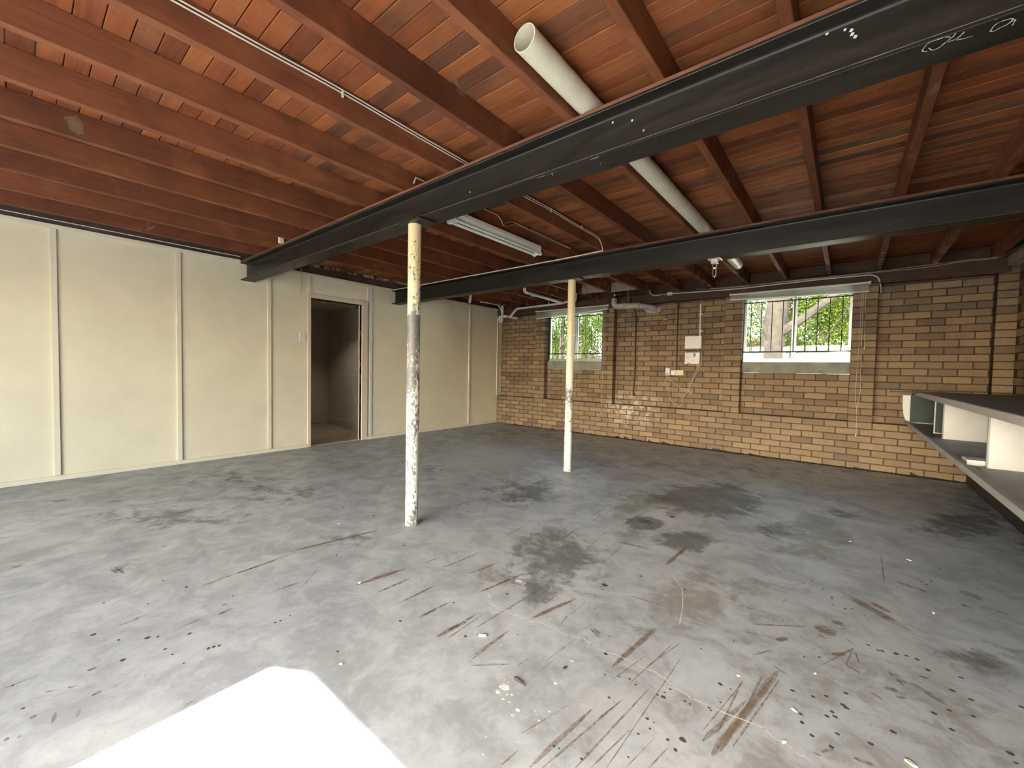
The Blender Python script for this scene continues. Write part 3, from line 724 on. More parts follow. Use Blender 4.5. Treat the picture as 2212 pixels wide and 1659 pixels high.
# door frame and hallway beyond
d1 = MB()
d1.bevel_box(-.115, .018, DY0-.046, DY0, 0, DZ+.065, .004)
d1.bevel_box(-.115, .018, DY1, DY1+.098, 0, DZ+.065, .004)
d1.bevel_box(-.115, .018, DY0-.001, DY1+.001, DZ, DZ+.065, .004)
door1 = struct(d1.build('door_1', M['archi']), 'beige painted frame of the open doorway in the cream wall', 'doorway')
MB().bevel_box(-.075, -.055, DY1-.014, DY1, 0, DZ, .002).build('door_stop', M['archi'], door1)
MB().bevel_box(-.075, -.055, DY0, DY0+.014, 0, DZ, .002).build('door_stop', M['archi'], door1)
for z in (1.02, 1.22, 1.72):
    MB().box(-.05, -.03, DY1-.003, DY1, z-.03, z+.03).build('strike_plate', M['clip'], door1)
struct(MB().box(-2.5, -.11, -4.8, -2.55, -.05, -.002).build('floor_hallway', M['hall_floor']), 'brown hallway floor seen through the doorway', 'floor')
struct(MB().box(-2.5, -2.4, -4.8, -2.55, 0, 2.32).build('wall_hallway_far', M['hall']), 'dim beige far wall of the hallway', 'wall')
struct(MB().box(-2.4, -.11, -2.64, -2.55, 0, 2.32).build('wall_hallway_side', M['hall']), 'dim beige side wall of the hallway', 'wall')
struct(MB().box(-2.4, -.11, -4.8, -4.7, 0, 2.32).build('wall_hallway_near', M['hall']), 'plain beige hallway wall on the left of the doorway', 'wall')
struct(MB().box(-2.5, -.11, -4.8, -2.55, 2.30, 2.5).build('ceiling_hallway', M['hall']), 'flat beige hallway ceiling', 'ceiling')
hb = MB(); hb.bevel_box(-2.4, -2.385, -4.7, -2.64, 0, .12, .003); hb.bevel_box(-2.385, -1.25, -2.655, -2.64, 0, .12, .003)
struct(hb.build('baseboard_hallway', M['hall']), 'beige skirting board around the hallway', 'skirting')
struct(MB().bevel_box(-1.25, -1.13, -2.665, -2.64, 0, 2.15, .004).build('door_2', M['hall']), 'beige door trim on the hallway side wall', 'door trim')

# ---- back wall: tan brick with plinth, piers and two window bays
PL = 7*.086                      # plinth top
RD = .12                         # recess depth
PIERS = [(1.042, 1.268), (2.530, 2.760), (4.560, 4.790), (6.040, 6.280)]
WIN = [(1.268, 2.530), (4.790, 6.040)]
WZ0, WZ1 = 1.362, 2.312
bays = [(0, 1.042, None), (1.268, 2.530, 0), (2.760, 4.560, None), (4.790, 6.040, 1), (6.280, 7.250, None)]
wbk = MB()
wbk.box(0, XR+.1, .008, .26, 0, PL-.004)
for a, b, wi in bays:
    if wi is None: wbk.box(a, b, RD+.008, .26, PL-.004, 2.678)
    else:
        wbk.box(a, b, RD+.008, .26, PL-.004, 1.206)
        wbk.box(a, b, RD+.008, .26, WZ1, 2.678)
for a, b in PIERS: wbk.box(a, b, .26-.02, .26, PL-.004, 2.678); wbk.box(a+.006, b-.006, .008, .24, PL-.004, 2.66)
wbk.box(7.25, XR+.1, .008, .26, PL-.004, 2.66)
wall_back = struct(wbk.build('wall_back', M['mortar']), 'tan brick wall with low plinth, piers and two barred windows', 'wall')
BR = []      # x0, x1, face y, depth, z0
def brick_run(x0, x1, row, y, depth):
    ph = .043 if row % 2 == 0 else .163
    k = math.floor((x0-ph)/.24)
    while True:
        a = ph+k*.24+.005; b = ph+(k+1)*.24-.005
        a = max(a, x0+.002); b = min(b, x1-.002)
        if a >= x1-.01: break
        if b-a > .02: BR.append((a, b, y, depth, row*.086+.005))
        k += 1
for row in range(7): brick_run(.0, XR, row, 0, .10)
for row in range(7, 28):
    for a, b, wi in bays:
        if wi is not None and row >= 14: continue
        brick_run(a, b, row, RD, .09)
    for i, (a, b) in enumerate(PIERS+[(7.25, 7.42)]):
        if (row+i) % 2 == 0 or i == 4: BR.append((a, b, 0, RD+.006, row*.086+.005))
        else:
            mid = (a+b)/2
            BR.append((a, mid-.005, 0, RD+.006, row*.086+.005)); BR.append((mid+.005, b, 0, RD+.006, row*.086+.005))
def px_area(x0, x1, y, z0):
    ps = []
    for x, z in ((x0, z0), (x1, z0), (x1, z0+.076), (x0, z0+.076)):
        d = Vector((x, y, z)) - CAM_POS; q = d.dot(CAM_F)
        ps.append((F_PX*d.dot(CAM_R)/q, -F_PX*d.dot(CAM_U)/q))
    if not all(abs(p[0]) < 1106 and abs(p[1]) < 829 for p in ps): return 0
    return abs(sum(ps[i][0]*ps[(i+1) % 4][1]-ps[(i+1) % 4][0]*ps[i][1] for i in range(4)))/2
def hidden(b):
    x = (b[0]+b[1])/2
    return (x > 6.72 and b[4] < .98) or b[4] > 2.30
order = sorted(BR, key=lambda b: -px_area(b[0], b[1], b[2], b[4]) if not hidden(b) else 0)
far = MB()
for i, (x0, x1, y, dep, z0) in enumerate(order):
    jy = random.uniform(-.002, .002); jz = random.uniform(-.001, .001)
    if i < 300:
        piece('brick', (x0+x1)/2, y+dep/2+jy, z0+.038+jz, x1-x0, dep, .076, .0035, M['brick'], wall_back)
    else:
        far.bevel_box(x0, x1, y+jy, y+dep+jy, z0+jz, z0+.076+jz, .0035)
far.build('brickwork', M['brick_far'], wall_back, 'stuff', 'smaller tan bricks further along the wall')
# ragged black bitumen along the foot of the bricks
bt = MB(); x = .35; blob = 0.
while x < 7.1:
    wd = random.uniform(.008, .022)
    if random.random() < .05: blob = random.uniform(.012, .034)
    blob *= .72
    h = (.006 + blob + random.uniform(0, .007))*(.6 + .6*min(1, x/3.))
    prof = [(-.035-random.random()*.03, .0005), (.0, .0005), (.0, h), (-.005-random.random()*.005, h*.85), (-.012, h*.3)]
    bt.prism(prof, 'x', x, x+wd*1.1)
    x += wd
struct(bt.build('baseboard_back', M['bitumen']), 'ragged black bitumen bead along the foot of the brick wall', 'sealant')
struct(MB().bevel_box(0.0, 7.33, -.035, RD+.004, 2.336, ZJ-.0005, .004).box(0.0, 7.33, .092, RD+.0075, ZJ, 2.66).build('trim_3', M['darkplate']), 'dark timber wall plate along the top of the brick wall', 'wall plate')

# ---- right wall and front wall with the open garage door
wr = MB().box(XR, XR+.12, YF-.11, .26, 0, 2.678)
wall_right = struct(wr.build('wall_right', M['mortar']), 'dark brick side wall behind the long bench', 'wall')
rb = MB()
for row in range(11, 28):
    ph = .05 if row % 2 else .17; y = .0-ph
    while y > -2.4:
        rb.bevel_box(XR-.012, XR+.02, y-.23, y, row*.086+.005, row*.086+.081, .003); y -= .24
rb.build('brickwork', M['brick_far'], wall_right, 'stuff')
struct(MB().bevel_box(7.30, XR, YF, -.04, 2.400, ZJ, .004).build('trim_4', M['sandy']), 'dusty timber plate along the top of the right wall', 'wall plate')
DX0, DX1, DH = 4.305, 6.90, 2.150
LX0, LX1 = 1.25, 3.75            # second doorway, shaded by an added, unseen roof outside
wf = MB()
wf.box(-.3, LX0, YF-.11, YF, 0, 2.678); wf.box(LX1, DX0, YF-.11, YF, 0, 2.678); wf.box(DX1, XR+.12, YF-.11, YF, 0, 2.678)
wf.box(DX0, DX1, YF-.11, YF, DH, 2.678); wf.box(LX0, LX1, YF-.11, YF, DH, 2.678)
wf.prism([(DX0, DH), (DX0, DH-.056), (DX0+.15, DH)], 'y', YF-.11, YF-.06)
wall_front = struct(wf.build('wall_front', M['cream']), 'front wall with two open garage doorways behind the viewer', 'wall')

# ------------------------------------------------------------------ windows, bars and blinds
def window(n, x0, x1, label):
    fr = MB(); y0, y1 = .165, .205; fw = .032
    fr.bevel_box(x0, x0+fw, y0, y1, WZ0+.024, WZ1, .003); fr.bevel_box(x1-fw, x1, y0, y1, WZ0+.024, WZ1, .003)
    fr.bevel_box(x0+fw, x1-fw, y0, y1, WZ0+.024, WZ0+.056, .003); fr.bevel_box(x0+fw, x1-fw, y0, y1, WZ1-.03, WZ1, .003)
    o = struct(fr.build('window_%d' % n, M['alu']), label, 'window')
    mid = (x0+x1)/2
    st = MB(); st.bevel_box(mid-.028, mid+.004, .150, .180, WZ0+.05, WZ1-.02, .003); st.bevel_box(mid-.008, mid+.024, .183, .210, WZ0+.05, WZ1-.02, .003)
    st.build('meeting_stile', M['alu'], o)
    MB().box(x0+fw, mid, .1695, .1725, WZ0+.055, WZ1-.028).build('pane', M['glass'], o)
    MB().box(mid, x1-fw, .1925, .1955, WZ0+.055, WZ1-.028).build('pane', M['glass'], o)
    MB().bevel_box(x0, x1, RD-.008, .26, 1.208, WZ0+.002, .004).build('sill', M['cement'], o, None, 'rough grey cement sill')
    MB().bevel_box(x0, x1, .15, .24, WZ0+.002, WZ0+.024, .002).build('sill_flashing', M['alu'], o)
    return o
window(1, *WIN[0], 'far aluminium sliding window between brick piers, left of the pair')
window(2, *WIN[1], 'nearer aluminium sliding window in the brick wall, right of the pair')

def grille(x0, x1, bars, label):
    t = thing('security_grille', ((x0+x1)/2, .11, 1.515), label, 'window bars', 'window security grilles')
    for z, a, b in ((1.512, x0-.0, x1+.0), (2.232, x0, x1)):
        MB().tube([(a, .11, z), (b, .11, z)], .0085, 10).build('rail', M['dark_metal'], t)
    for x in bars:
        MB().tube([(x, .11, 1.512), (x, .11, 2.232)], .0055, 8).build('bar', M['dark_metal'], t)
grille(1.27, 2.53, [1.325+.1335*k for k in range(9)], 'black steel bars across the far window, left of the pair')
grille(4.79, 6.04, [4.887+.1315*k for k in range(9)], 'black steel bars across the nearer window, right of the pair')

def blind(x0, x1, ztop, zl, zr, cx, cords, label):
    """venetian blind drawn right up: headrail, gathered slats, bottom rail, cords"""
    t = thing('window_blind', ((x0+x1)/2, -.06, zr), label, 'blind', 'raised window blinds')
    MB().bevel_box(x0, x1, -.085, -.040, ztop-.024, ztop, .003).build('headrail', M['blindrail'], t)
    n = 9
    for k in range(n):
        f = (k+1)/(n+1)
        a = ztop-.026 + (zl+.012-(ztop-.026))*f; b = ztop-.026 + (zr+.012-(ztop-.026))*f
        yo = .004*math.sin(k*2.1)
        vs = []
        for x, z in ((x0+.01, a), (x1-.012, b)):
            for yy, dz in ((-.086, 0), (-.062, .004), (-.038, 0)):
                vs += [(x, yy+yo, z+dz), (x, yy+yo, z+dz-.0022)]
        MB().add(vs, [(0,2,8,6), (2,4,10,8), (1,7,9,3), (3,9,11,5), (0,6,7,1), (4,5,11,10), (0,1,3,2), (2,3,5,4), (6,8,9,7), (8,10,11,9)]).build('slat', M['blind'], t)
    MB().add([(x0+.008,-.085,zl),(x1-.01,-.085,zr),(x1-.01,-.04,zr),(x0+.008,-.04,zl),(x0+.008,-.085,zl+.013),(x1-.01,-.085,zr+.013),(x1-.01,-.04,zr+.013),(x0+.008,-.04,zl+.013)],
             [(0,3,2,1),(4,5,6,7),(0,1,5,4),(1,2,6,5),(2,3,7,6),(3,0,4,7)]).build('bottom_rail', M['blindrail'], t)
    for x in (x0+.012, x1-.012):
        MB().bevel_box(x-.014, x+.014, -.09, -.0, ztop-.028, ztop+.006, .002).build('bracket', M['blindrail'], t)
    for pts, tas in cords:
        c = MB().tube(spline(pts, 5), .0016, 5).build('cord', M['cable'], t)
        if tas:
            e = Vector(pts[-1])
            MB().lathe([(.003, e.z+.02), (.006, e.z+.012), (.008, e.z-.006), (.0075, e.z-.014)], e.x, e.y, 10).build('tassel', M['blindrail'], c)
    return t
blind(1.085, 2.678, 2.372, 2.212, 2.290, 2.62,
      [([(2.60,-.09,2.35),(2.612,-.088,1.6),(2.598,-.07,.95),(2.585,-.06,.43)], True), ([(2.63,-.09,2.35),(2.632,-.088,2.0),(2.636,-.085,1.55)], False)],
      'raised pale venetian blind above the far window, sagging at its left end')
blind(4.628, 6.200, 2.360, 2.268, 2.232, 6.15,
      [([(6.115,-.09,2.34),(6.118,-.088,1.7),(6.105,-.08,1.0),(6.128,-.07,.72),(6.13,-.06,.435)], True), ([(6.155,-.09,2.34),(6.160,-.088,1.9),(6.168,-.085,1.535)], True),
       ([(6.135,-.09,2.34),(6.14,-.088,1.5),(6.15,-.08,1.0),(6.120,-.07,.74)], False)],
      'raised pale venetian blind above the nearer window')

# ------------------------------------------------------------------ steel beams and posts
CHALK = [[(6.176,-4.916),(6.163,-4.927),(6.166,-4.946),(6.175,-4.968),(6.191,-4.973),(6.21,-4.962),(6.223,-4.95)],[(6.177,-4.932),(6.188,-4.912),(6.202,-4.915),(6.216,-4.934),(6.228,-4.948),(6.232,-4.962)],[(6.219,-4.929),(6.237,-4.931),(6.248,-4.945),(6.251,-4.955)],[(6.238,-4.925),(6.257,-4.918),(6.274,-4.917)],[(6.312,-4.91),(6.316,-4.933),(6.329,-4.942),(6.348,-4.939),(6.352,-4.929),(6.344,-4.916),(6.331,-4.91),(6.32,-4.904),(6.312,-4.91)],[(6.358,-4.929),(6.357,-4.901)],[(6.311,-4.976),(6.315,-4.978)],[(4.973,-4.99),(5.003,-4.992),(5.021,-4.962),(5.009,-4.959),(4.992,-4.982)],[(4.644,-4.965),(4.692,-4.959)],[(4.742,-4.967),(4.728,-4.936)],[(4.998,-4.906),(4.995,-4.891)]]
CHIPS = [(5.908,-4.895,2.449),(5.96,-4.895,2.438),(5.978,-4.895,2.427),(5.981,-4.895,2.412),(5.99,-4.895,2.399),(4.049,-4.895,2.347),(5.057,-4.895,2.434),(5.159,-4.895,2.407),(5.218,-4.895,2.339)]
def steel_beam(y0, y1, label):
    yc = (y0+y1)/2
    t = thing('steel_beam', (3.7, yc, ZT), label, 'steel beam', 'steel beams carrying the joists')
    x0, x1 = -.03, XR
    z0, z1 = ZT, 2.475
    # rolled section: flanges with fillets into the web
    MB().bevel_box(x0, x1, y0, y1, z0, z0+.013, .0015).build('bottom_flange', M['steel'], t)
    MB().bevel_box(x0, x1, y0, y1, z1-.013, z1, .0015).build('top_flange', M['steel'], t)
    r = .011; h = .0045
    prof = [(yc-h-r, z0+.0125), (yc-h-r*.3, z0+.013+r*.3), (yc-h, z0+.013+r), (yc-h, z1-.013-r), (yc-h-r*.3, z1-.013-r*.3), (yc-h-r, z1-.0125),
            (yc+h+r, z1-.0125), (yc+h+r*.3, z1-.013-r*.3), (yc+h, z1-.013-r), (yc+h, z0+.013+r), (yc+h+r*.3, z0+.013+r*.3), (yc+h+r, z0+.0125)]
    MB().prism(prof, 'x', x0, x1).build('web', M['steel'], t)
    MB().bevel_box(.02, XR-.02, y0+.004, y1-.004, z1+.0005, ZJ-.0005, .003).build('timber_packer', M['plate'], t, None, 'thin red timber packer on top of the beam')
    return t
beam_a = steel_beam(-4.965, -4.815, 'black steel beam nearest the camera, with chalk scribbles underneath')
beam_b = steel_beam(-2.730, -2.580, 'black steel beam further back, nearer the brick wall')
for yy, zz in ((-4.9652, 2.4622), (-4.9652, 2.2628)):  # thin strips painting the light line along both flange lips
    MB().tube([(.1, yy, zz), (XR-.05, yy, zz)], .0013, 6).build('highlight_edge', M['steel_highlight'], beam_a, None, 'bright highlight line painted along the flange edge')
cm = MB()
for l in CHALK:
    pts = [(p[0], max(-4.962, min(-4.818, p[1]))) for p in l]
    pts = [q[:2] for q in spline([(a, b, 0) for a, b in pts], 4)] if len(pts) > 2 else pts
    L = []; R_ = []
    for i, p in enumerate(pts):
        a = Vector(pts[max(i-1, 0)]); b = Vector(pts[min(i+1, len(pts)-1)]); d = (b-a).normalized(); nn = Vector((-d.y, d.x))*.0016*random.uniform(.6, 1.4)
        L.append((p[0]+nn.x, p[1]+nn.y, ZT-.0006)); R_.append((p[0]-nn.x, p[1]-nn.y, ZT-.0006))
    k = len(pts); cm.add(L+R_, [(i, i+1, k+i+1, k+i) for i in range(k-1)])
cm.build('chalk_scribble', M['chalk'], beam_a, None, 'white chalk loops and letters')
cm = MB()
for x, y, z in CHIPS:
    s = random.uniform(.0035, .007)
    cm.add([(x-s, -4.8948, z-s*.5), (x+s*.4, -4.8948, z-s), (x+s, -4.8948, z+s*.4), (x-s*.2, -4.8948, z+s)], [(0,1,2,3)])
cm.build('paint_chips', M['flake'], beam_a, 'stuff')
cm = MB()
def stroke(mb, pts, wd, f):
    L = []; R_ = []
    for i, p in enumerate(pts):
        a = Vector(pts[max(i-1, 0)]); b = Vector(pts[min(i+1, len(pts)-1)]); d = (b-a).normalized(); nn = Vector((-d.y, d.x))*wd
        L.append(f(p[0]+nn.x, p[1]+nn.y)); R_.append(f(p[0]-nn.x, p[1]-nn.y))
    k = len(pts); mb.add(L+R_, [(i, k+i, k+i+1, i+1) for i in range(k-1)])
# faint chalk letters on the web of the rear beam
fb = lambda u, v: (3.98+u, -2.6605, 2.315+v)
for pts in ([(0,.07),(.06,.075),(.0,.0),(.07,.005)], [(.10,.07),(.105,.01),(.15,.005),(.155,.07)], [(.19,.08),(.185,.0),(.24,.01)]):
    stroke(cm, pts, .002, fb)
cm.build('chalk_letters', M['faintchalk'], beam_b, None, 'faint chalk letters ZUL')

def post(x, y, r, mat, plate, label):
    t = thing('support_post', (x, y, 0), label, 'post', 'round steel posts under the beams')
    tb = MB(); n = 36
    tb.lathe([(r, .001), (r, .4), (r, .8), (r, 1.2), (r, 1.6), (r, 2.0), (r, 2.2375)], x, y, n)
    tube = tb.build('tube', mat, t)
    MB().bevel_box(*plate, 2.238, ZT-.0008, .002).build('cap_plate', M['steel'], t)
    wb = MB()
    wb.tube([(x+(r+.001)*math.cos(a*math.pi/12), y+(r+.001)*math.sin(a*math.pi/12), 2.2355) for a in range(24)], .003, 6, closed=True)
    wb.build('weld_bead', M['clip'], t)
    return t, tube
PA = (3.512, -4.928, .047); PB = (3.505, -2.690, .0445)
post_a, tube_a = post(*PA, M['post_a'], (3.42, 3.66, -5.0, -4.85), 'cream steel post with a large bare grey patch, under the nearer beam')
post_b, tube_b = post(*PB, M['post_b'], (3.36, 3.62, -2.745, -2.60), 'cream steel post with few worn spots, under the rear beam')
# brown pen doodle near the top of the near post
def on_post(P, u, z):
    a0 = math.atan2(CAM_POS.y-P[1], CAM_POS.x-P[0]); a = a0 + u/P[2]
    return (P[0]+math.cos(a)*(P[2]+.0006), P[1]+math.sin(a)*(P[2]+.0006), z)
dm = MB()
fz = lambda u, v: on_post(PA, u, v)
for pts in ([(-.012,2.02),(-.02,2.055),(-.01,2.08),(.002,2.075),(.012,2.09),(.026,2.08),(.028,2.05),(.034,2.02),(.03,1.985),(.038,1.95)],
            [(-.012,2.02),(.0,1.985),(.012,1.96),(.02,1.93)], [(.002,2.06),(.006,2.03),(.014,2.01),(.006,1.985)], [(.016,2.07),(.02,2.03),(.014,2.01),(.024,1.975),(.016,1.955)],
            [(.03,1.95),(.022,1.92),(.034,1.90)]):
    stroke(dm, pts, .0009, fz)
dm.build('pen_doodle', M['ink'], tube_a, None, 'brown pen doodle')

# ------------------------------------------------------------------ overhead pipe, light and wiring
t = thing('drain_pipe', (4.922, -3.2, 2.555), 'long cream plastic pipe lying across the beams between joists', 'pipe')
MB().hollow((4.930, -5.46, 2.556), (4.905, -1.02, 2.556), .055, .0045, 40).build('barrel', M['pvc'], t)
jm = MB().tube([(4.917+.0556*math.cos(a*math.pi/16), -3.45, 2.556+.0556*math.sin(a*math.pi/16)) for a in range(32)], .0012, 6, closed=True)
jm.build('joint_ring', M['pvc_grey'], t)
pr = MB()
for k in range(12):
    a = -.55; yy = -4.28 + k*.024
    pr.add([(4.917+.0558*math.cos(a+da), yy+dy, 2.556+.0558*math.sin(a+da)) for da, dy in ((-.12, 0), (.12, 0), (.12, .012+.004*(k % 3)), (-.12, .012))], [(0,1,2,3)])
pr.build('stamped_print', M['print'], t)

t = thing('fluorescent_light', (3.41, -3.86, 2.40), 'white twin tube fluorescent batten light under a joist, switched off', 'light')
MB().prism([(3.362, 2.470), (3.372, 2.446), (3.448, 2.446), (3.458, 2.470), (3.458, 2.4965), (3.362, 2.4965)], 'y', -4.47, -3.25).build('housing', M['white'], t)
for x in (3.373, 3.447):
    tb = MB().tube([(x, -4.455, 2.420), (x, -3.27, 2.420)], .0130, 16).build('tube', M['whiteplastic'], t)
    for y0 in (-4.455, -3.27):
        MB().tube([(x, y0-.010, 2.42), (x, y0+.010, 2.42)], .0136, 16).build('tube_cap', M['zinc'], tb)
for y in (-4.468, -3.256):
    lh = MB()
    prof = [(3.405+.0, 2.448)]
    pts = []
    for cx, a0, a1 in ((3.373, math.pi*.75, math.pi*1.75), (3.447, -math.pi*.75, math.pi*.25)):
        for k in range(9):
            a = a0+(a1-a0)*k/8; pts.append((cx+.021*math.cos(a), 2.420+.021*math.sin(a)))
    pts = pts[:9] + [(3.41, 2.412)] + pts[9:] + [(3.446, 2.4465), (3.374, 2.4465)]
    lh.prism(pts, 'y', y-.012, y+.012).build('lampholder', M['whiteplastic'], t)

def cable(name, pts, r, mat, label, cat, sm=True, clips=(), n=6):
    c = MB().tube(spline(pts, 5) if sm else rounded(pts, .03), r, n)
    if not clips:
        o = c.build(name, M[mat]); return tag(o, label, cat)
    t = thing(name, pts[0], label, cat)
    c.build('run', M[mat], t)
    for p in clips:
        MB().bevel_box(p[0]-.006, p[0]+.006, p[1]-.006, p[1]+.006, p[2]-.006, p[2]+.006, .002).build('clip', M[mat], t)
    return t

t = thing('twin_cable', (3.912, -5, 2.62), 'pair of white cables stapled along a joist and then the rear beam', 'cable')
for dz in (0, .017):
    pts = [(3.9125, -6.95, 2.603+dz), (3.9125, -6.2, 2.608+dz), (3.9125, -5.7, 2.616+dz), (3.9125, -5.2, 2.606+dz), (3.9125, -4.8, 2.603+dz), (3.9125, -4.2, 2.603+dz), (3.9125, -3.75, 2.610+dz),
           (3.9125, -3.4, 2.600+dz), (3.9125, -2.95, 2.600+dz), (3.914, -2.83, 2.585+dz*.8), (3.918, -2.775, 2.53+dz*.3), (3.916, -2.745, 2.495+dz*.25)]
    MB().tube(spline(pts, 5), .0038, 6).build('conductor', M['cable'], t)
    pts = [(3.916, -2.742, 2.4905+dz*.3), (3.4, -2.738, 2.482+dz*.35), (2.6, -2.737, 2.481+dz*.3), (1.7, -2.737, 2.480+dz*.3), (.75, -2.737, 2.479+dz*.3), (.05, -2.737, 2.479+dz*.3)]
    MB().tube(spline(pts, 4), .0034, 6).build('conductor', M['cable'], t)
for y in (-6.45, -5.7, -4.4, -3.75, -3.2):
    MB().bevel_box(3.908, 3.9175, y-.006, y+.006, 2.595, 2.634, .002).build('staple', M['cable'], t)

t = thing('conduit_run', (3.425, -3.6, 2.62), 'thin brown wired conduit along the joist beside the batten light', 'conduit')
MB().tube([(3.431, -4.88, 2.575), (3.431, -4.864, 2.622), (3.431, -4.79, 2.626)], .006, 8).build('bent_end', M['cable'], t)
MB().tube([(3.431, -4.79, 2.626), (3.431, -4.18, 2.626), (3.431, -3.925, 2.626), (3.437, -3.87, 2.585), (3.437, -3.85, 2.547)], .0045, 8).build('upper_run', M['cord'], t)
MB().tube([(3.431, -3.685, 2.628), (3.431, -2.63, 2.628)], .006, 8).build('lower_run', M['cord'], t)
MB().tube(spline([(3.437, -3.85, 2.547), (3.437, -3.80, 2.59), (3.434, -3.72, 2.62), (3.432, -3.685, 2.627)], 5), .0026, 6).build('loose_wire', M['cord'], t)
MB().tube(spline([(3.437, -3.85, 2.547), (3.440, -3.78, 2.56), (3.438, -3.70, 2.60), (3.438, -3.5, 2.61), (3.436, -3.1, 2.605), (3.434, -2.65, 2.618)], 6), .0022, 6).build('loose_wire', M['cord'], t)
for y in (-3.45, -3.2, -2.95):
    MB().bevel_box(3.423, 3.439, y-.005, y+.005, 2.619, 2.637, .002).build('saddle', M['clip'], t)

cable('ledger_cable', [(.011, -7.3, 2.545), (.011, -6.3, 2.546), (.011, -5.6, 2.544), (.011, -4.97, 2.546)], .0045, 'cable',
      'white cable clipped along the dark ledger above the cream wall', 'cable', clips=[(.010, y, 2.545) for y in (-6.7, -6.35, -6.0, -5.65, -5.3)])
cable('hanging_string', [(.03, -4.235, 2.54), (.034, -4.222, 2.50), (.032, -4.226, 2.40), (.03, -4.236, 2.28), (.028, -4.240, 2.20), (.026, -4.232, 2.193)], .004, 'cord',
      'frayed beige string hanging above the light switch', 'string')
tag(MB().bevel_box(1.285, 1.335, -5.012, -4.972, 2.478, 2.545, .003).build('packing_block', M['cream_trim']), 'small cream block on top of the near beam', 'block')

# ------------------------------------------------------------------ fittings on the walls
t = thing('light_switch', (.0, -4.20, 1.593), 'white square light switch left of the doorway', 'switch')
MB().bevel_box(.0, .009, -4.246, -4.158, 1.535, 1.651, .003).build('plate', M['whiteplastic'], t)
MB().bevel_box(.009, .014, -4.209, -4.195, 1.583, 1.603, .002).build('rocker', M['cable'], t)

WY = RD   # recess face of the brickwork
def wall_box(name, x0, x1, z0, z1, d, mat, label, cat):
    t = thing(name, ((x0+x1)/2, WY, z0), label, cat)
    MB().bevel_box(x0, x1, WY-d, WY-.003, z0, z1, .005).build('case', M[mat], t)
    return t
t = wall_box('meter_box', 3.967, 4.217, 1.572, 1.776, .045, 'whiteplastic', 'plain white plastic box on the brick wall, above the control unit', 'box')
MB().bevel_box(3.971, 4.213, WY-.048, WY-.0455, 1.576, 1.772, .002).build('lid', M['whiteplastic'], t)
t = wall_box('control_unit', 3.971, 4.199, 1.327, 1.513, .04, 'whiteplastic', 'white control unit with a dark keypad and printed notes on the brick wall', 'control unit')
f = WY-.0402
MB().bevel_box(4.101, 4.137, f-.003, f, 1.447, 1.498, .001).build('keypad', M['keypad'], t)
MB().bevel_box(4.098, 4.193, f-.004, f, 1.331, 1.396, .002).build('cover_flap', M['whiteplastic'], t)
for i, (a, b, z) in enumerate([(3.982, 4.055, 1.492), (3.982, 4.06, 1.478), (3.982, 4.05, 1.470), (3.982, 4.04, 1.452), (3.982, 4.062, 1.436), (3.982, 4.058, 1.428), (3.982, 4.03, 1.41), (3.982, 4.05, 1.395), (4.065, 4.09, 1.47), (4.065, 4.09, 1.455), (4.108, 4.13, 1.432)]):
    MB().box(a, b, f-.0006, f, z, z+.0035).build('printed_line', M['print'], t)
MB().box(4.01, 4.06, f-.0006, f, 1.338, 1.345).build('printed_name', M['keypad'], t)
t = wall_box('power_outlet', 3.816, 3.951, 1.142, 1.226, .012, 'ivory', 'aged ivory double power outlet on the brick wall', 'outlet')
for x in (3.845, 3.920):
    for dx, dz in ((-.008, .004), (.008, .004), (0, -.012)):
        MB().box(x+dx-.0015, x+dx+.0015, WY-.0128, WY-.0115, 1.176+dz-.005, 1.176+dz+.005).build('slot', M['keypad'], t)
    MB().bevel_box(x-.008, x+.008, WY-.017, WY-.0118, 1.198, 1.211, .001).build('rocker', M['ivory'], t)
t = wall_box('wall_plate', 3.749, 3.813, 1.143, 1.221, .012, 'whiteplastic', 'small white switch plate between the plug pack and the double outlet', 'switch')
MB().bevel_box(3.774, 3.788, WY-.017, WY-.0118, 1.174, 1.192, .001).build('rocker', M['whiteplastic'], t)
t = wall_box('plug_pack', 3.671, 3.743, 1.137, 1.257, .055, 'whiteplastic', 'white plug pack with a trailing beige cord', 'plug')
MB().tube([(3.705, WY-.0555, 1.158), (3.705, WY-.075, 1.158)], .016, 16).build('plug', M['print'], t)
MB().bevel_box(3.684, 3.694, WY-.04, WY-.02, 1.257, 1.285, .002).build('antenna', M['whiteplastic'], t)
MB().bevel_box(3.698, 3.718, WY-.060, WY-.0552, 1.205, 1.222, .002).build('rocker', M['whiteplastic'], t)

wy = WY-.035
A = [(3.690,1.140),(3.668,1.09),(3.664,1.05),(3.70,.985),(3.735,.90),(3.748,.80),(3.80,.71),(3.87,.65),(3.915,.628),(3.95,.68),(3.957,.74),(3.953,.79),(4.0,.84),(4.05,.882),(4.085,.90),(4.10,.875),(4.08,.85),(4.06,.87),(4.05,.905),(4.058,.95)]
Bc = [(3.700,1.140),(3.75,1.07),(3.811,1.01),(3.89,.955),(3.958,.918),(4.05,.905),(4.10,.90),(4.112,.87),(4.085,.86),(4.06,.89),(4.056,.95),(4.075,1.03),(4.135,1.185),(4.165,1.27),(4.172,1.328)]
Cc = [(4.058,.95),(4.10,1.04),(4.15,1.16),(4.19,1.24),(4.185,1.327)]
Dc = [(4.150,1.328),(4.165,1.295),(4.195,1.285),(4.222,1.33),(4.226,1.42),(4.218,1.50),(4.17,1.545),(4.14,1.574)]
t = thing('charger_lead', (3.9, wy, .63), 'tangled beige cord looping from the plug pack to the control unit', 'cord')
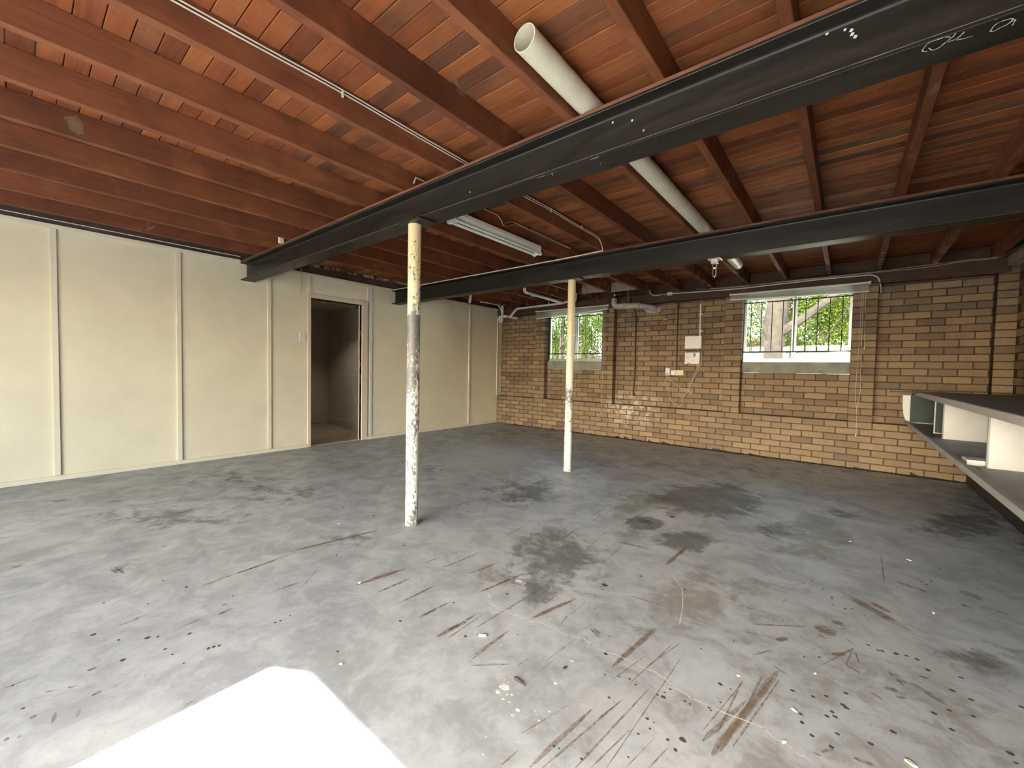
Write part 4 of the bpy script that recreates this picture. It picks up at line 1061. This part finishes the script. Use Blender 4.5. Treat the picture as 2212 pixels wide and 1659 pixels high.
for pts, nm in ((A, 'loop'), (Bc, 'lead'), (Cc, 'lead'), (Dc, 'link_lead')):
    MB().tube(spline([(x, wy-.006*(i % 3), z) for i, (x, z) in enumerate(pts)], 6), .0042, 7).build(nm, M['cord'], t)

t = thing('white_conduit', (4.18, WY, 1.80), 'short white conduit rising from the plain white box', 'conduit')
MB().tube([(4.186, WY-.014, 1.778), (4.181, WY-.014, 2.277)], .013, 12).build('tube', M['whiteplastic'], t)
for z in (2.117, 1.852):
    MB().bevel_box(4.165, 4.222, WY-.028, WY-.001, z-.009, z+.009, .003).build('saddle', M['whiteplastic'], t)
MB().tube(spline([(4.181, WY-.014, 2.277), (4.19, WY-.03, 2.31), (4.215, WY-.05, 2.335)], 5), .003, 6).build('wire', M['cord'], t)
t = thing('dark_conduit', (3.835, WY, 1.22), 'thin dark conduit running down the bricks to the double outlet', 'conduit')
MB().tube([(3.830, WY-.009, 2.336), (3.836, WY-.009, 1.55), (3.842, WY-.009, 1.226)], .0085, 10).build('tube', M['darkledger'], t)
for z in (1.95, 1.52, 1.30):
    MB().bevel_box(3.822, 3.852, WY-.02, WY-.001, z-.006, z+.006, .002).build('saddle', M['clip'], t)
t = thing('black_hose', (3.12, WY, .76), 'black cable hanging down the brick wall below the grey pipe', 'cable')
MB().tube(spline([(3.079, -.050, 2.44), (3.081, -.050, 2.35), (3.088, -.02, 2.31), (3.098, WY-.03, 2.255), (3.118, WY-.013, 2.13), (3.124, WY-.012, 1.9), (3.127, WY-.012, 1.586), (3.130, WY-.012, 1.30), (3.129, WY-.012, 1.137), (3.120, WY-.014, .95), (3.115, WY-.016, .84), (3.120, WY-.02, .785), (3.132, WY-.02, .775), (3.134, WY-.02, .81)], 6), .0115, 10).build('sheath', M['black'], t)
for z in (1.98, 1.52, 1.12):
    MB().bevel_box(3.108, 3.146, WY-.028, WY-.001, z-.005, z+.005, .002).build('saddle', M['black'], t)

def clip_pair(x, z, label):
    t = thing('pipe_clip', (x, WY, z), label, 'clip', 'empty pipe clips on the bricks')
    MB().bevel_box(x-.032, x+.032, WY-.006, WY-.001, z+.006, z+.020, .001).build('bracket', M['zinc'], t)
    for dx in (-.024, .024):
        MB().tube([(x+dx, WY-.001, z-.004), (x+dx, WY-.022, z-.004)], .011, 10).build('stud', M['clip'], t)
clip_pair(3.629, 2.061, 'empty metal clip on the bricks, the one just left of the dark conduit')
clip_pair(3.331, 1.893, 'empty metal clip on the bricks between the black cable and the dark conduit')
clip_pair(.272, 1.891, 'empty metal clip nearest the cream wall, left of the far window')
clip_pair(.788, 1.895, 'empty metal clip next to the far window pier, upper right of three')
clip_pair(.553, 1.717, 'lowest empty metal clip of the three left of the far window')

t = thing('junction_box', (3.744, -.035, 2.435), 'ivory junction box on the dark wall plate', 'junction box')
MB().bevel_box(3.705, 3.787, -.068, -.036, 2.433, 2.487, .004).build('case', M['ivory'], t)
MB().bevel_box(3.709, 3.783, -.071, -.0685, 2.437, 2.483, .0012).build('lid', M['ivory'], t)
cable('plate_cable', [(3.787, -.046, 2.460), (4.144, -.046, 2.448), (4.5, -.046, 2.438), (4.808, -.046, 2.436), (5.306, -.046, 2.446), (5.776, -.046, 2.452), (6.09, -.046, 2.448), (6.20, -.046, 2.444), (6.262, -.046, 2.405), (6.286, -.02, 2.345), (6.300, .08, 2.29), (6.306, .105, 2.235)],
      .0075, 'cable', 'thick white cable clipped along the wall plate above the nearer window', 'cable', clips=[(x, -.044, 2.444) for x in (4.15, 4.65, 5.05, 5.45, 5.85)], n=8)
cable('junction_lead', [(3.705, -.05, 2.462), (3.60, -.048, 2.458), (3.50, -.048, 2.455), (3.45, -.06, 2.475), (3.43, -.09, 2.52), (3.40, -.12, 2.56), (3.31, -.15, 2.575), (3.26, -.17, 2.64)],
      .0065, 'cable', 'white lead rising from the junction box into the joists', 'cable', n=8)
cable('slack_wire', [(4.15, -.05, 2.492), (4.40, -.056, 2.465), (4.62, -.056, 2.458), (5.07, -.056, 2.464), (5.776, -.056, 2.466), (6.2, -.06, 2.466), (6.60, -.09, 2.462), (6.95, -.12, 2.478), (7.20, -.16, 2.475), (7.28, -.5, 2.49), (7.27, -1.6, 2.485)],
      .003, 'cord', 'lower slack wire along the wall plate that turns onto the right wall', 'wire', n=5)
cable('slack_wire', [(4.35, -.052, 2.478), (4.9, -.060, 2.462), (5.4, -.060, 2.470), (5.9, -.060, 2.474), (6.3, -.065, 2.478), (6.6, -.10, 2.485), (6.95, -.13, 2.488), (7.20, -.15, 2.482)],
      .0028, 'cord', 'upper of the two slack wires between the nearer window and the right corner', 'wire', n=5)

# ------------------------------------------------------------------ plumbing under the floor
t = thing('soil_pipe', (2.86, -.15, 2.33), 'large dusty grey soil pipe bending into the brick wall between the windows', 'pipe')
r = .050
MB().tube([(2.832, -.16, 2.645), (2.832, -.16, 2.575)], r*.92, 24).build('riser', M['pvc_grey'], t)
MB().tube([(2.832, -.16, 2.548), (2.832, -.16, 2.452)], r*1.12, 24).build('rubber_coupling', M['black'], t)
MB().box(2.845, 2.875, -.216, -.2135, 2.482, 2.518).build('coupling_label', M['whiteplastic'], t)
p = rounded([(2.832, -.16, 2.452), (2.832, -.16, 2.318), (3.30, -.16, 2.290), (3.46, .05, 2.262), (3.46, .14, 2.262)], .11, 9)
MB().tube(p, r, 24).build('bend', M['pvc_grey'], t)
for q, nm in (((3.00, -.16, 2.310), 'collar'), ((3.27, -.16, 2.292), 'collar')):
    MB().tube([(q[0]-.022, q[1], q[2]+.0014), (q[0]+.022, q[1], q[2]-.0014)], r*1.09, 24).build(nm, M['pvc_grey'], t)
MB().tube([(3.03, -.16+(r+.004)*math.cos(a*math.pi/12), 2.307+(r+.004)*math.sin(a*math.pi/12)) for a in range(24)], .004, 6, closed=True).build('strap', M['whiteplastic'], t)
MB().tube([(3.085, -.16, 2.352), (3.079, -.16, 2.60)], .004, 6).build('hanger_wire', M['cord'], t)
t = thing('mortar_patch', (3.40, WY, 2.19), 'rough pale mortar patch where the grey pipe enters the bricks', 'patch')
mm = MB(); nn = 20
ring = []
for k in range(nn):
    a = 2*math.pi*k/nn; ring.append((3.40+math.cos(a)*random.uniform(.115, .165), math.sin(a)*random.uniform(.055, .085)+2.255))
mm.add([(x, WY-.004, z) for x, z in ring]+[(3.40+(x-3.40)*.72, WY-.022-random.random()*.01, 2.255+(z-2.255)*.72) for x, z in ring]+[(3.42, WY-.03, 2.255)],
       [(k, (k+1) % nn, nn+(k+1) % nn, nn+k) for k in range(nn)] + [(nn+k, nn+(k+1) % nn, 2*nn) for k in range(nn)])
mm.build('patch', M['pvc_grey'], t)

wr_ = .021
t = thing('waste_run', (.68, -.3, 2.28), 'white plastic waste pipe running above the far window to the corner', 'pipe')
MB().tube(rounded([(.60, -.30, 2.268), (.765, -.30, 2.418), (1.545, -.30, 2.430), (1.86, -.30, 2.437), (1.92, -.30, 2.456), (2.14, -.30, 2.448), (2.145, -.30, 2.62)], .045, 6), wr_, 14).build('barrel', M['pvc_white'], t)
for x, z in ((.80, 2.4185), (1.545, 2.430), (1.885, 2.446)):
    MB().tube([(x-.02, -.30, z), (x+.02, -.30, z)], wr_*1.2, 14).build('collar', M['pvc_white'], t)
MB().tube([(1.545, -.30, 2.45), (1.545, -.30, ZJ)], .008, 8).build('hanger', M['whiteplastic'], t)
t = thing('branch_pipe', (1.93, -1.0, 2.44), 'white plastic branch pipe running along a joist towards the far window', 'pipe')
MB().tube(rounded([(2.022, -1.70, 2.60), (2.012, -1.66, 2.452), (1.91, -1.52, 2.450), (1.885, -.42, 2.440), (1.885, -.33, 2.440)], .06, 6), .026, 14).build('barrel', M['pvc_white'], t)
MB().tube([(1.878, -1.25, 2.4485), (1.878, -1.20, 2.448)], .031, 14).build('collar', M['pvc_white'], t)
MB().tube([(1.89, -1.32, 2.425), (1.89, -1.32, 2.385)], .007, 8).build('bolt', M['zinc'], t)
t = thing('sink_trap', (.33, -.25, 2.18), 'white plastic sink trap hanging in the corner above the cream wall', 'trap')
MB().tube([(.345, -.26, 2.64), (.345, -.26, 2.40)], .026, 14).build('tailpiece', M['pvc_white'], t)
MB().tube([(.345, -.26, 2.41), (.345, -.26, 2.36)], .033, 14).build('nut', M['pvc_white'], t)
MB().tube(rounded([(.345, -.26, 2.37), (.345, -.26, 2.19), (.255, -.24, 2.19), (.255, -.24, 2.30), (.43, -.27, 2.293)], .05, 6), .024, 14).build('u_bend', M['pvc_white'], t)
MB().tube([(.42, -.27, 2.293), (.465, -.272, 2.290)], .034, 14).build('union', M['pvc_white'], t)
MB().tube([(.46, -.272, 2.290), (.74, -.22, 2.232)], .026, 14).build('outlet', M['pvc_grey'], t)
MB().tube(rounded([(.335, -.265, 2.40), (.255, -.29, 2.545), (.06, -.62, 2.585), (.05, -.62, 2.56)], .03, 5), .015, 10).build('overflow', M['pvc_white'], t)
MB().tube([(.20, -.2, 2.36), (.15, -.16, 2.33), (.16, -.16, 2.22)], .016, 10).build('valve', M['clip'], t)
tag(MB().tube(rounded([(.74, -1.60, 2.649), (.74, -1.60, 2.405), (.62, -1.50, 2.395), (.60, -1.48, 2.47)], .05, 8), .022, 12).build('hook_pipe', M['pvc_white']), 'short white plastic hook of pipe hanging behind the rear beam', 'pipe')

# ------------------------------------------------------------------ swivel hanger under the rear beam
t = thing('swivel_hanger', (5.02, -2.655, 2.12), 'shiny steel swivel and hook hanging from the rear beam', 'hook')
MB().bevel_box(4.968, 5.075, -2.70, -2.61, 2.240, ZT-.001, .002).build('plate', M['zinc'], t)
MB().bevel_box(4.990, 5.050, -2.672, -2.638, 2.205, 2.24, .003).build('yoke', M['zinc'], t)
for x in (4.978, 5.066):
    MB().tube([(x, -2.69, 2.238), (x, -2.69, 2.262)], .008, 6).build('bolt', M['zinc'], t)
MB().tube([(5.02+.017*math.cos(a*math.pi/8), -2.655, 2.188+.024*math.sin(a*math.pi/8)) for a in range(16)], .005, 8, closed=True).build('eye', M['zinc'], t)
MB().tube([(5.02+.014*math.cos(a*math.pi/10), -2.655, 2.130+.044*math.sin(a*math.pi/10)) for a in range(20)], .0052, 8, closed=True).build('carabiner', M['zinc'], t)

# ------------------------------------------------------------------ long bench on the right
t = thing('work_bench', (7.0, -2.6, 0), 'long built in bench with a grey top and open white partitions along the right wall', 'bench')
BX, BT = 6.655, 1.018
yb0, yb1 = -5.6, -.002
top = MB().bevel_box(BX+.004, XR-.013, yb0, yb1, .972, BT, .004).build('bench_top', M['bench_top'], t)
MB().bevel_box(BX, BX+.005, yb0, yb1, .967, BT-.004, .001).build('edge_strip', M['bench_edge'], top)
MB().prism([(6.43, -.001), (BX+.01, -.001), (BX+.01, -.30), (6.60, -.18)], 'z', 1.004, 1.016).build('corner_leaf', M['bench_top'], top)
shelf = MB().bevel_box(6.60, XR-.013, yb0, yb1, .622, .640, .002).build('bottom_shelf', M['bench_shelf'], t)
MB().bevel_box(6.572, 6.60, yb0, yb1, .628, .664, .003).build('front_lip', M['bench_shelf'], shelf)
for y0, y1, x0, x1, m_, lb in ((-1.10, -1.084, 6.70, 7.385, 'bench_green', 'dark green partition board'), (-1.56, -1.542, 6.70, 7.385, 'bench_white', 'white partition board'),
                              (-3.06, -3.042, 6.70, 7.385, 'bench_white', 'white partition board'), (-4.5, -4.482, 6.70, 7.385, 'bench_white', 'white partition board')):
    pt = MB().bevel_box(x0, x1, y0, y1, .641, .970, .0015).build('partition', M[m_], t, None, lb)
    if m_ == 'bench_green':
        MB().bevel_box(x0-.008, x0, y0-.003, y1+.003, .641, .968, .001).build('white_edging', M['bench_white'], pt)
        MB().bevel_box(x0, x1, y0-.003, y0, .641, .650, .001).build('white_edging', M['bench_white'], pt)
    else:
        MB().bevel_box(x0-.008, x0, y0, y1, .641, .968, .001).build('edging', M['bench_shelf'], pt)
gp = MB().bevel_box(6.615, 6.95, -.016, -.006, .651, .970, .001).build('partition', M['bench_green'], t, None, 'dark green board against the bricks')
MB().bevel_box(6.605, 6.615, -.020, -.004, .641, .970, .001).build('white_edging', M['bench_white'], gp)
MB().bevel_box(6.615, 6.95, -.020, -.004, .641, .651, .001).build('white_edging', M['bench_white'], gp)
MB().prism([(6.545, .967), (6.605, .967), (6.605, .655), (6.580, .668), (6.562, .72), (6.548, .83)], 'y', -.012, -.005).build('white_painted_edge', M['bench_white'], t)
MB().box(7.38, 7.388, yb0, yb1, .641, .97).build('back_board', M['bench_white'], t)
kb = MB().bevel_box(7.10, 7.13, yb0, yb1, .001, .621, .002).build('kick_board', M['kick'], t)
dr = MB()
for k in range(9):
    y = -.35 - k*.26 + random.uniform(-.05, .05); wd = random.uniform(.008, .03)
    dr.add([(7.0995, y, .58), (7.0995, y+wd, .58), (7.0995, y+wd*.7, random.uniform(.12, .3)), (7.0995, y+wd*.3, random.uniform(.12, .3))], [(0,3,2,1)])
dr.build('paint_drips', M['faintchalk'], kb, 'stuff')
for y in (-1.52, -2.30, -3.05, -3.85):
    MB().bevel_box(6.61, 6.66, y-.07, y+.03, .592, .6215, .003).build('support_block', M['bench_white'], t)
tag(MB().bevel_box(6.62, 6.80, -3.0, -2.86, .6405, .674, .003).build('board_offcut', M['bench_white']), 'white board offcut lying on the bench shelf', 'offcut')

# ------------------------------------------------------------------ small litter on the floor
def chip(x, y, r, mat, label, cat, h=.004, el=.6, grp='small litter on the concrete floor'):
    n = 7; ph = random.random()*6; ring = []
    for k in range(n):
        a = 2*math.pi*k/n; rr = r*random.uniform(.7, 1.2)
        u, v = rr*math.cos(a), rr*el*math.sin(a)
        ring.append((x+u*math.cos(ph)-v*math.sin(ph), y+u*math.sin(ph)+v*math.cos(ph)))
    mb = MB().add([(a, b, .0015) for a, b in ring]+[(x+(a-x)*.8, y+(b-y)*.8, .0015+h*random.uniform(.5, 1)) for a, b in ring],
                  [tuple(range(n-1, -1, -1)), tuple(range(n, 2*n))]+[(k, (k+1) % n, n+(k+1) % n, n+k) for k in range(n)])
    o = mb.build({'flake': 'paint_flake', 'leaf': 'dry_leaf'}[cat], M[mat])
    return tag(o, label, cat, grp)
for x, y, r, lb in ((5.728, -5.031, .008, 'white flake between the widest brown scuffs at the lower right'), (5.915, -5.085, .011, 'white flake among the dark drips at the lower right'),
                    (5.961, -4.814, .006, 'tiny white flake above the dark drips at the lower right'), (3.102, -5.284, .010, 'white flake on the floor left of the near post'),
                    (3.99, -5.63, .012, 'white flake at the end of a brown scuff below the near post'), (4.498, -6.009, .008, 'white flake by the corner of the sunlit patch'),
                    (6.078, -3.029, .012, 'white flake on the greenish stain, right one'), (5.831, -3.047, .009, 'white flake on the greenish stain, left one'), (6.371, -3.152, .014, 'white flake beside the long crack at the right'),
                    (6.398, -3.892, .012, 'lone white flake on the bare floor at the far right'), (5.901, -5.259, .010, 'white flake on the pale crack at the bottom right')):
    chip(x, y, r, 'flake', lb, 'flake')
chip(6.209, -5.088, .018, 'yellowleaf', 'pale yellow dry leaf at the bottom right corner', 'leaf', .006, .55)
t = thing('cigarette_butt', (4.804, -5.516, 0), 'crushed white cigarette butt below the middle of the floor', 'cigarette')
MB().tube([(4.790, -5.526, .005), (4.806, -5.515, .005), (4.820, -5.507, .0055)], [.0042, .0046, .0040], 8).build('paper', M['flake'], t)
MB().tube([(4.7845, -5.530, .005), (4.790, -5.526, .005)], [.003, .0042], 8).build('burnt_end', M['twig'], t)
def twig(x, y, a, L, lb):
    d = Vector((math.cos(a), math.sin(a), 0)); c = Vector((x, y, .004))
    o = MB().tube([c-d*L*.5, c-d*L*.1+Vector((0, .002, .002)), c+d*L*.5], [.0022, .003, .0012], 6)
    o.tube([c, c+Vector((math.cos(a+.7), math.sin(a+.7), .05))*L*.3], [.0018, .0008], 5)
    tag(o.build('twig', M['twig']), lb, 'twig', 'twigs on the floor')
twig(5.095, -5.618, -.15, .06, 'dark forked twig beside the white paint spots')
twig(5.189, -5.440, 1.2, .024, 'short dark twig right of the white paint splash')
t = thing('downlight', (-1.149, -3.351, 2.286), 'round downlight in the hallway ceiling', 'light')
MB().lathe([(.05, 2.299), (.05, 2.289), (.042, 2.286)], -1.149, -3.351, 20).build('rim', M['white'], t)
hl = bpy.data.lights.new('added_hall_fill', 'SPOT'); hl.energy = 9.0; hl.spot_size = math.radians(110); hl.spot_blend = .8; hl.color = (1, .86, .68); hl.shadow_soft_size = .04  # fill light added to brighten the hallway; the fitting itself is unlit
ho = bpy.data.objects.new('added_hall_fill', hl); ho.location = (-1.149, -3.351, 2.28); COL.objects.link(ho); put(ho, t)

# ------------------------------------------------------------------ outside
struct(MB().box(-30, 40, .26, 45, -.25, -.05).build('ground', M['grass']), 'dry lawn outside behind the brick wall', 'ground')
struct(MB().box(-12, 24, -40, YF-.111, -.25, -.012).build('driveway', M['driveway']), 'pale concrete driveway in front of the garage', 'driveway')
t = thing('added_shade_roof', (2, -10.8, 2.3), 'added translucent roof, out of view, keeping sun off the left garage doorway', 'roof')
MB().box(-.4, 4.26, -13.2, YF-.112, 2.36, 2.375).build('added_shade_sheet', M['added_shade_polycarb'], t)  # unseen sheet, added to block direct sun and soften the light
for x in (-.3, 4.2):
    MB().bevel_box(x-.05, x+.05, -13.15, -13.05, -.012, 2.36, .004).build('post', M['white'], t)
tag(MB().bevel_box(5.0, 14, 8.6, 8.75, -.05, 1.93, .01).build('garden_wall', M['render']), 'white rendered garden wall seen low through the nearer window', 'wall')

def leaves(mb, c, rad, n, s0, s1, droop=.2, shell=.55):
    c = np.array(c); rad = np.array(rad)
    d = RNG.normal(size=(n, 3)); d /= np.linalg.norm(d, axis=1)[:, None]
    rr = RNG.uniform(shell, 1.0, n)**.8
    P = c + d*rad*rr[:, None]
    ax = RNG.normal(size=(n, 3)); ax[:, 2] -= droop; ax /= np.linalg.norm(ax, axis=1)[:, None]
    q = np.cross(ax, RNG.normal(size=(n, 3))); q /= np.linalg.norm(q, axis=1)[:, None]
    L = RNG.uniform(s0, s1, n)[:, None]; Wd = L*RNG.uniform(.3, .5, n)[:, None]
    V = np.stack([P-ax*L*.5, P+q*Wd*.5, P+ax*L*.5, P-q*Wd*.5], 1).reshape(-1, 3)
    base = len(mb.v)
    mb.v += [tuple(v) for v in V.tolist()]
    mb.f += [(base+4*i, base+4*i+1, base+4*i+2, base+4*i+3) for i in range(n)]
def tree(name, base, trunk, crowns, leaf, n, label, s=(.05, .10), branches=(), grp='trees and shrubs outside the windows'):
    t = thing(name, base, label, 'tree', grp)
    if trunk:
        MB().tube(spline([p[:3] for p in trunk], 4), [float(v) for v in np.interp(np.linspace(0, len(trunk)-1, (len(trunk)-1)*4+1), range(len(trunk)), [p[3] for p in trunk])], 12).build('trunk', M['bark'], t)
    for br in branches:
        MB().tube([p[:3] for p in br], [p[3] for p in br], 8).build('branch', M['bark'], t)
    mb = MB(); tot = sum(c[3]*c[4]*c[5] for c in crowns)
    for c in crowns: leaves(mb, c[:3], c[3:6], int(n*c[3]*c[4]*c[5]/tot), *s)
    mb.build('foliage', M[leaf], t, 'stuff')
    return t
# seen through the nearer window
tree('trunk_tree', (4.60, 5.2, -.05), [(4.60, 5.2, -.05, .34), (4.57, 5.2, 1.2, .29), (4.55, 5.2, 2.0, .26), (4.60, 5.2, 2.6, .25), (4.72, 5.2, 4.0, .20), (4.6, 5.3, 6, .15)],
     [(3.55, 6.0, 4.2, 1.7, 1.2, 1.3), (5.4, 5.8, 4.4, 2.0, 1.2, 1.3), (3.70, 5.9, 2.75, .75, .7, .75)], 'leaf_a', 9000, 'old tree with a thick leaning trunk outside the nearer window',
     branches=[[(4.62, 5.15, 2.15, .13), (5.15, 5.1, 2.52, .10), (5.7, 5.1, 3.0, .08), (6.7, 5.1, 3.9, .05)], [(4.5, 5.0, 2.0, .05), (4.3, 4.9, 2.6, .045), (4.15, 4.9, 3.4, .03)]])
tree('garden_shrub', (5.6, 6.4, -.05), [(5.6, 6.4, -.05, .06), (5.55, 6.4, 1.4, .04), (5.5, 6.4, 2.4, .02)], [(5.25, 6.2, 2.35, .80, .6, .85), (6.1, 6.5, 2.6, .75, .6, .80), (5.0, 6.5, 1.8, .5, .4, .35), (5.7, 6.4, 3.2, 1.2, .6, .7)], 'leaf_a', 15000,
     'yellow green shrub right of the trunk outside the nearer window', branches=[[(5.3, 6.0, 1.6, .02), (5.8, 5.7, 2.5, .012), (6.1, 5.6, 3.0, .008)], [(5.0, 5.9, 1.9, .018), (5.6, 5.6, 2.3, .012)]])
tree('weeping_shrub', (4.0, 7.6, -.05), [(4.0, 7.6, -.05, .05), (4.0, 7.6, 1.0, .03)], [(3.5, 7.6, 1.75, 1.3, .5, .5), (4.9, 7.7, 1.72, .8, .4, .3)], 'leaf_c', 9000, 'pale drooping shrub along the bottom of the nearer window', s=(.06, .14))
tree('backdrop_tree', (4.4, 11.5, -.05), [(4.4, 11.5, -.05, .2), (4.4, 11.5, 3.5, .15)], [(3.9, 11.5, 3.4, 2.2, 1.3, 1.9), (7.0, 11.8, 3.8, 2.2, 1.3, 2.0), (4.4, 12, 6.2, 2.4, 1.2, 1.6)], 'leaf_b', 20000, 'tall green tree far behind the nearer window', s=(.10, .22))
# seen through the far window
tree('leafy_tree', (-1.3, 4.6, -.05), [(-1.3, 4.6, -.05, .09), (-1.28, 4.6, 1.6, .07), (-1.2, 4.6, 3.0, .05)], [(-1.75, 4.7, 3.0, .95, .8, .85), (-.3, 4.9, 3.1, .85, .8, .9), (-2.3, 5.0, 2.1, .7, .6, .7), (-1.0, 5.1, 2.2, .7, .5, .5)], 'leaf_b', 14000,
     'mid green tree with fine leaves outside the far window', branches=[[(-1.28, 4.5, 1.9, .03), (-.5, 4.4, 2.6, .02), (.1, 4.3, 3.1, .012)]])
tree('hedge_shrub', (-1.6, 7.0, -.05), [(-1.6, 7.0, -.05, .05), (-1.6, 7.0, 1.4, .03)], [(-2.4, 7.0, 1.75, 1.3, .6, .8), (-.4, 7.0, 1.8, 1.3, .6, .8), (-4.0, 7.2, 2.0, 1.3, .6, 1.0)], 'leaf_c', 14000, 'pale yellowish hedge along the bottom of the far window', s=(.05, .11))
tree('tall_tree', (-4, 11, -.05), [(-4, 11, -.05, .2), (-4, 11, 4, .14)], [(-5.2, 11, 3.6, 2.4, 1.4, 2.2), (-1.3, 11.3, 3.6, 2.2, 1.4, 2.2), (-3, 11.5, 6, 3, 1.2, 1.6)], 'leaf_a', 20000, 'tall bright tree far behind the far window', s=(.10, .22))
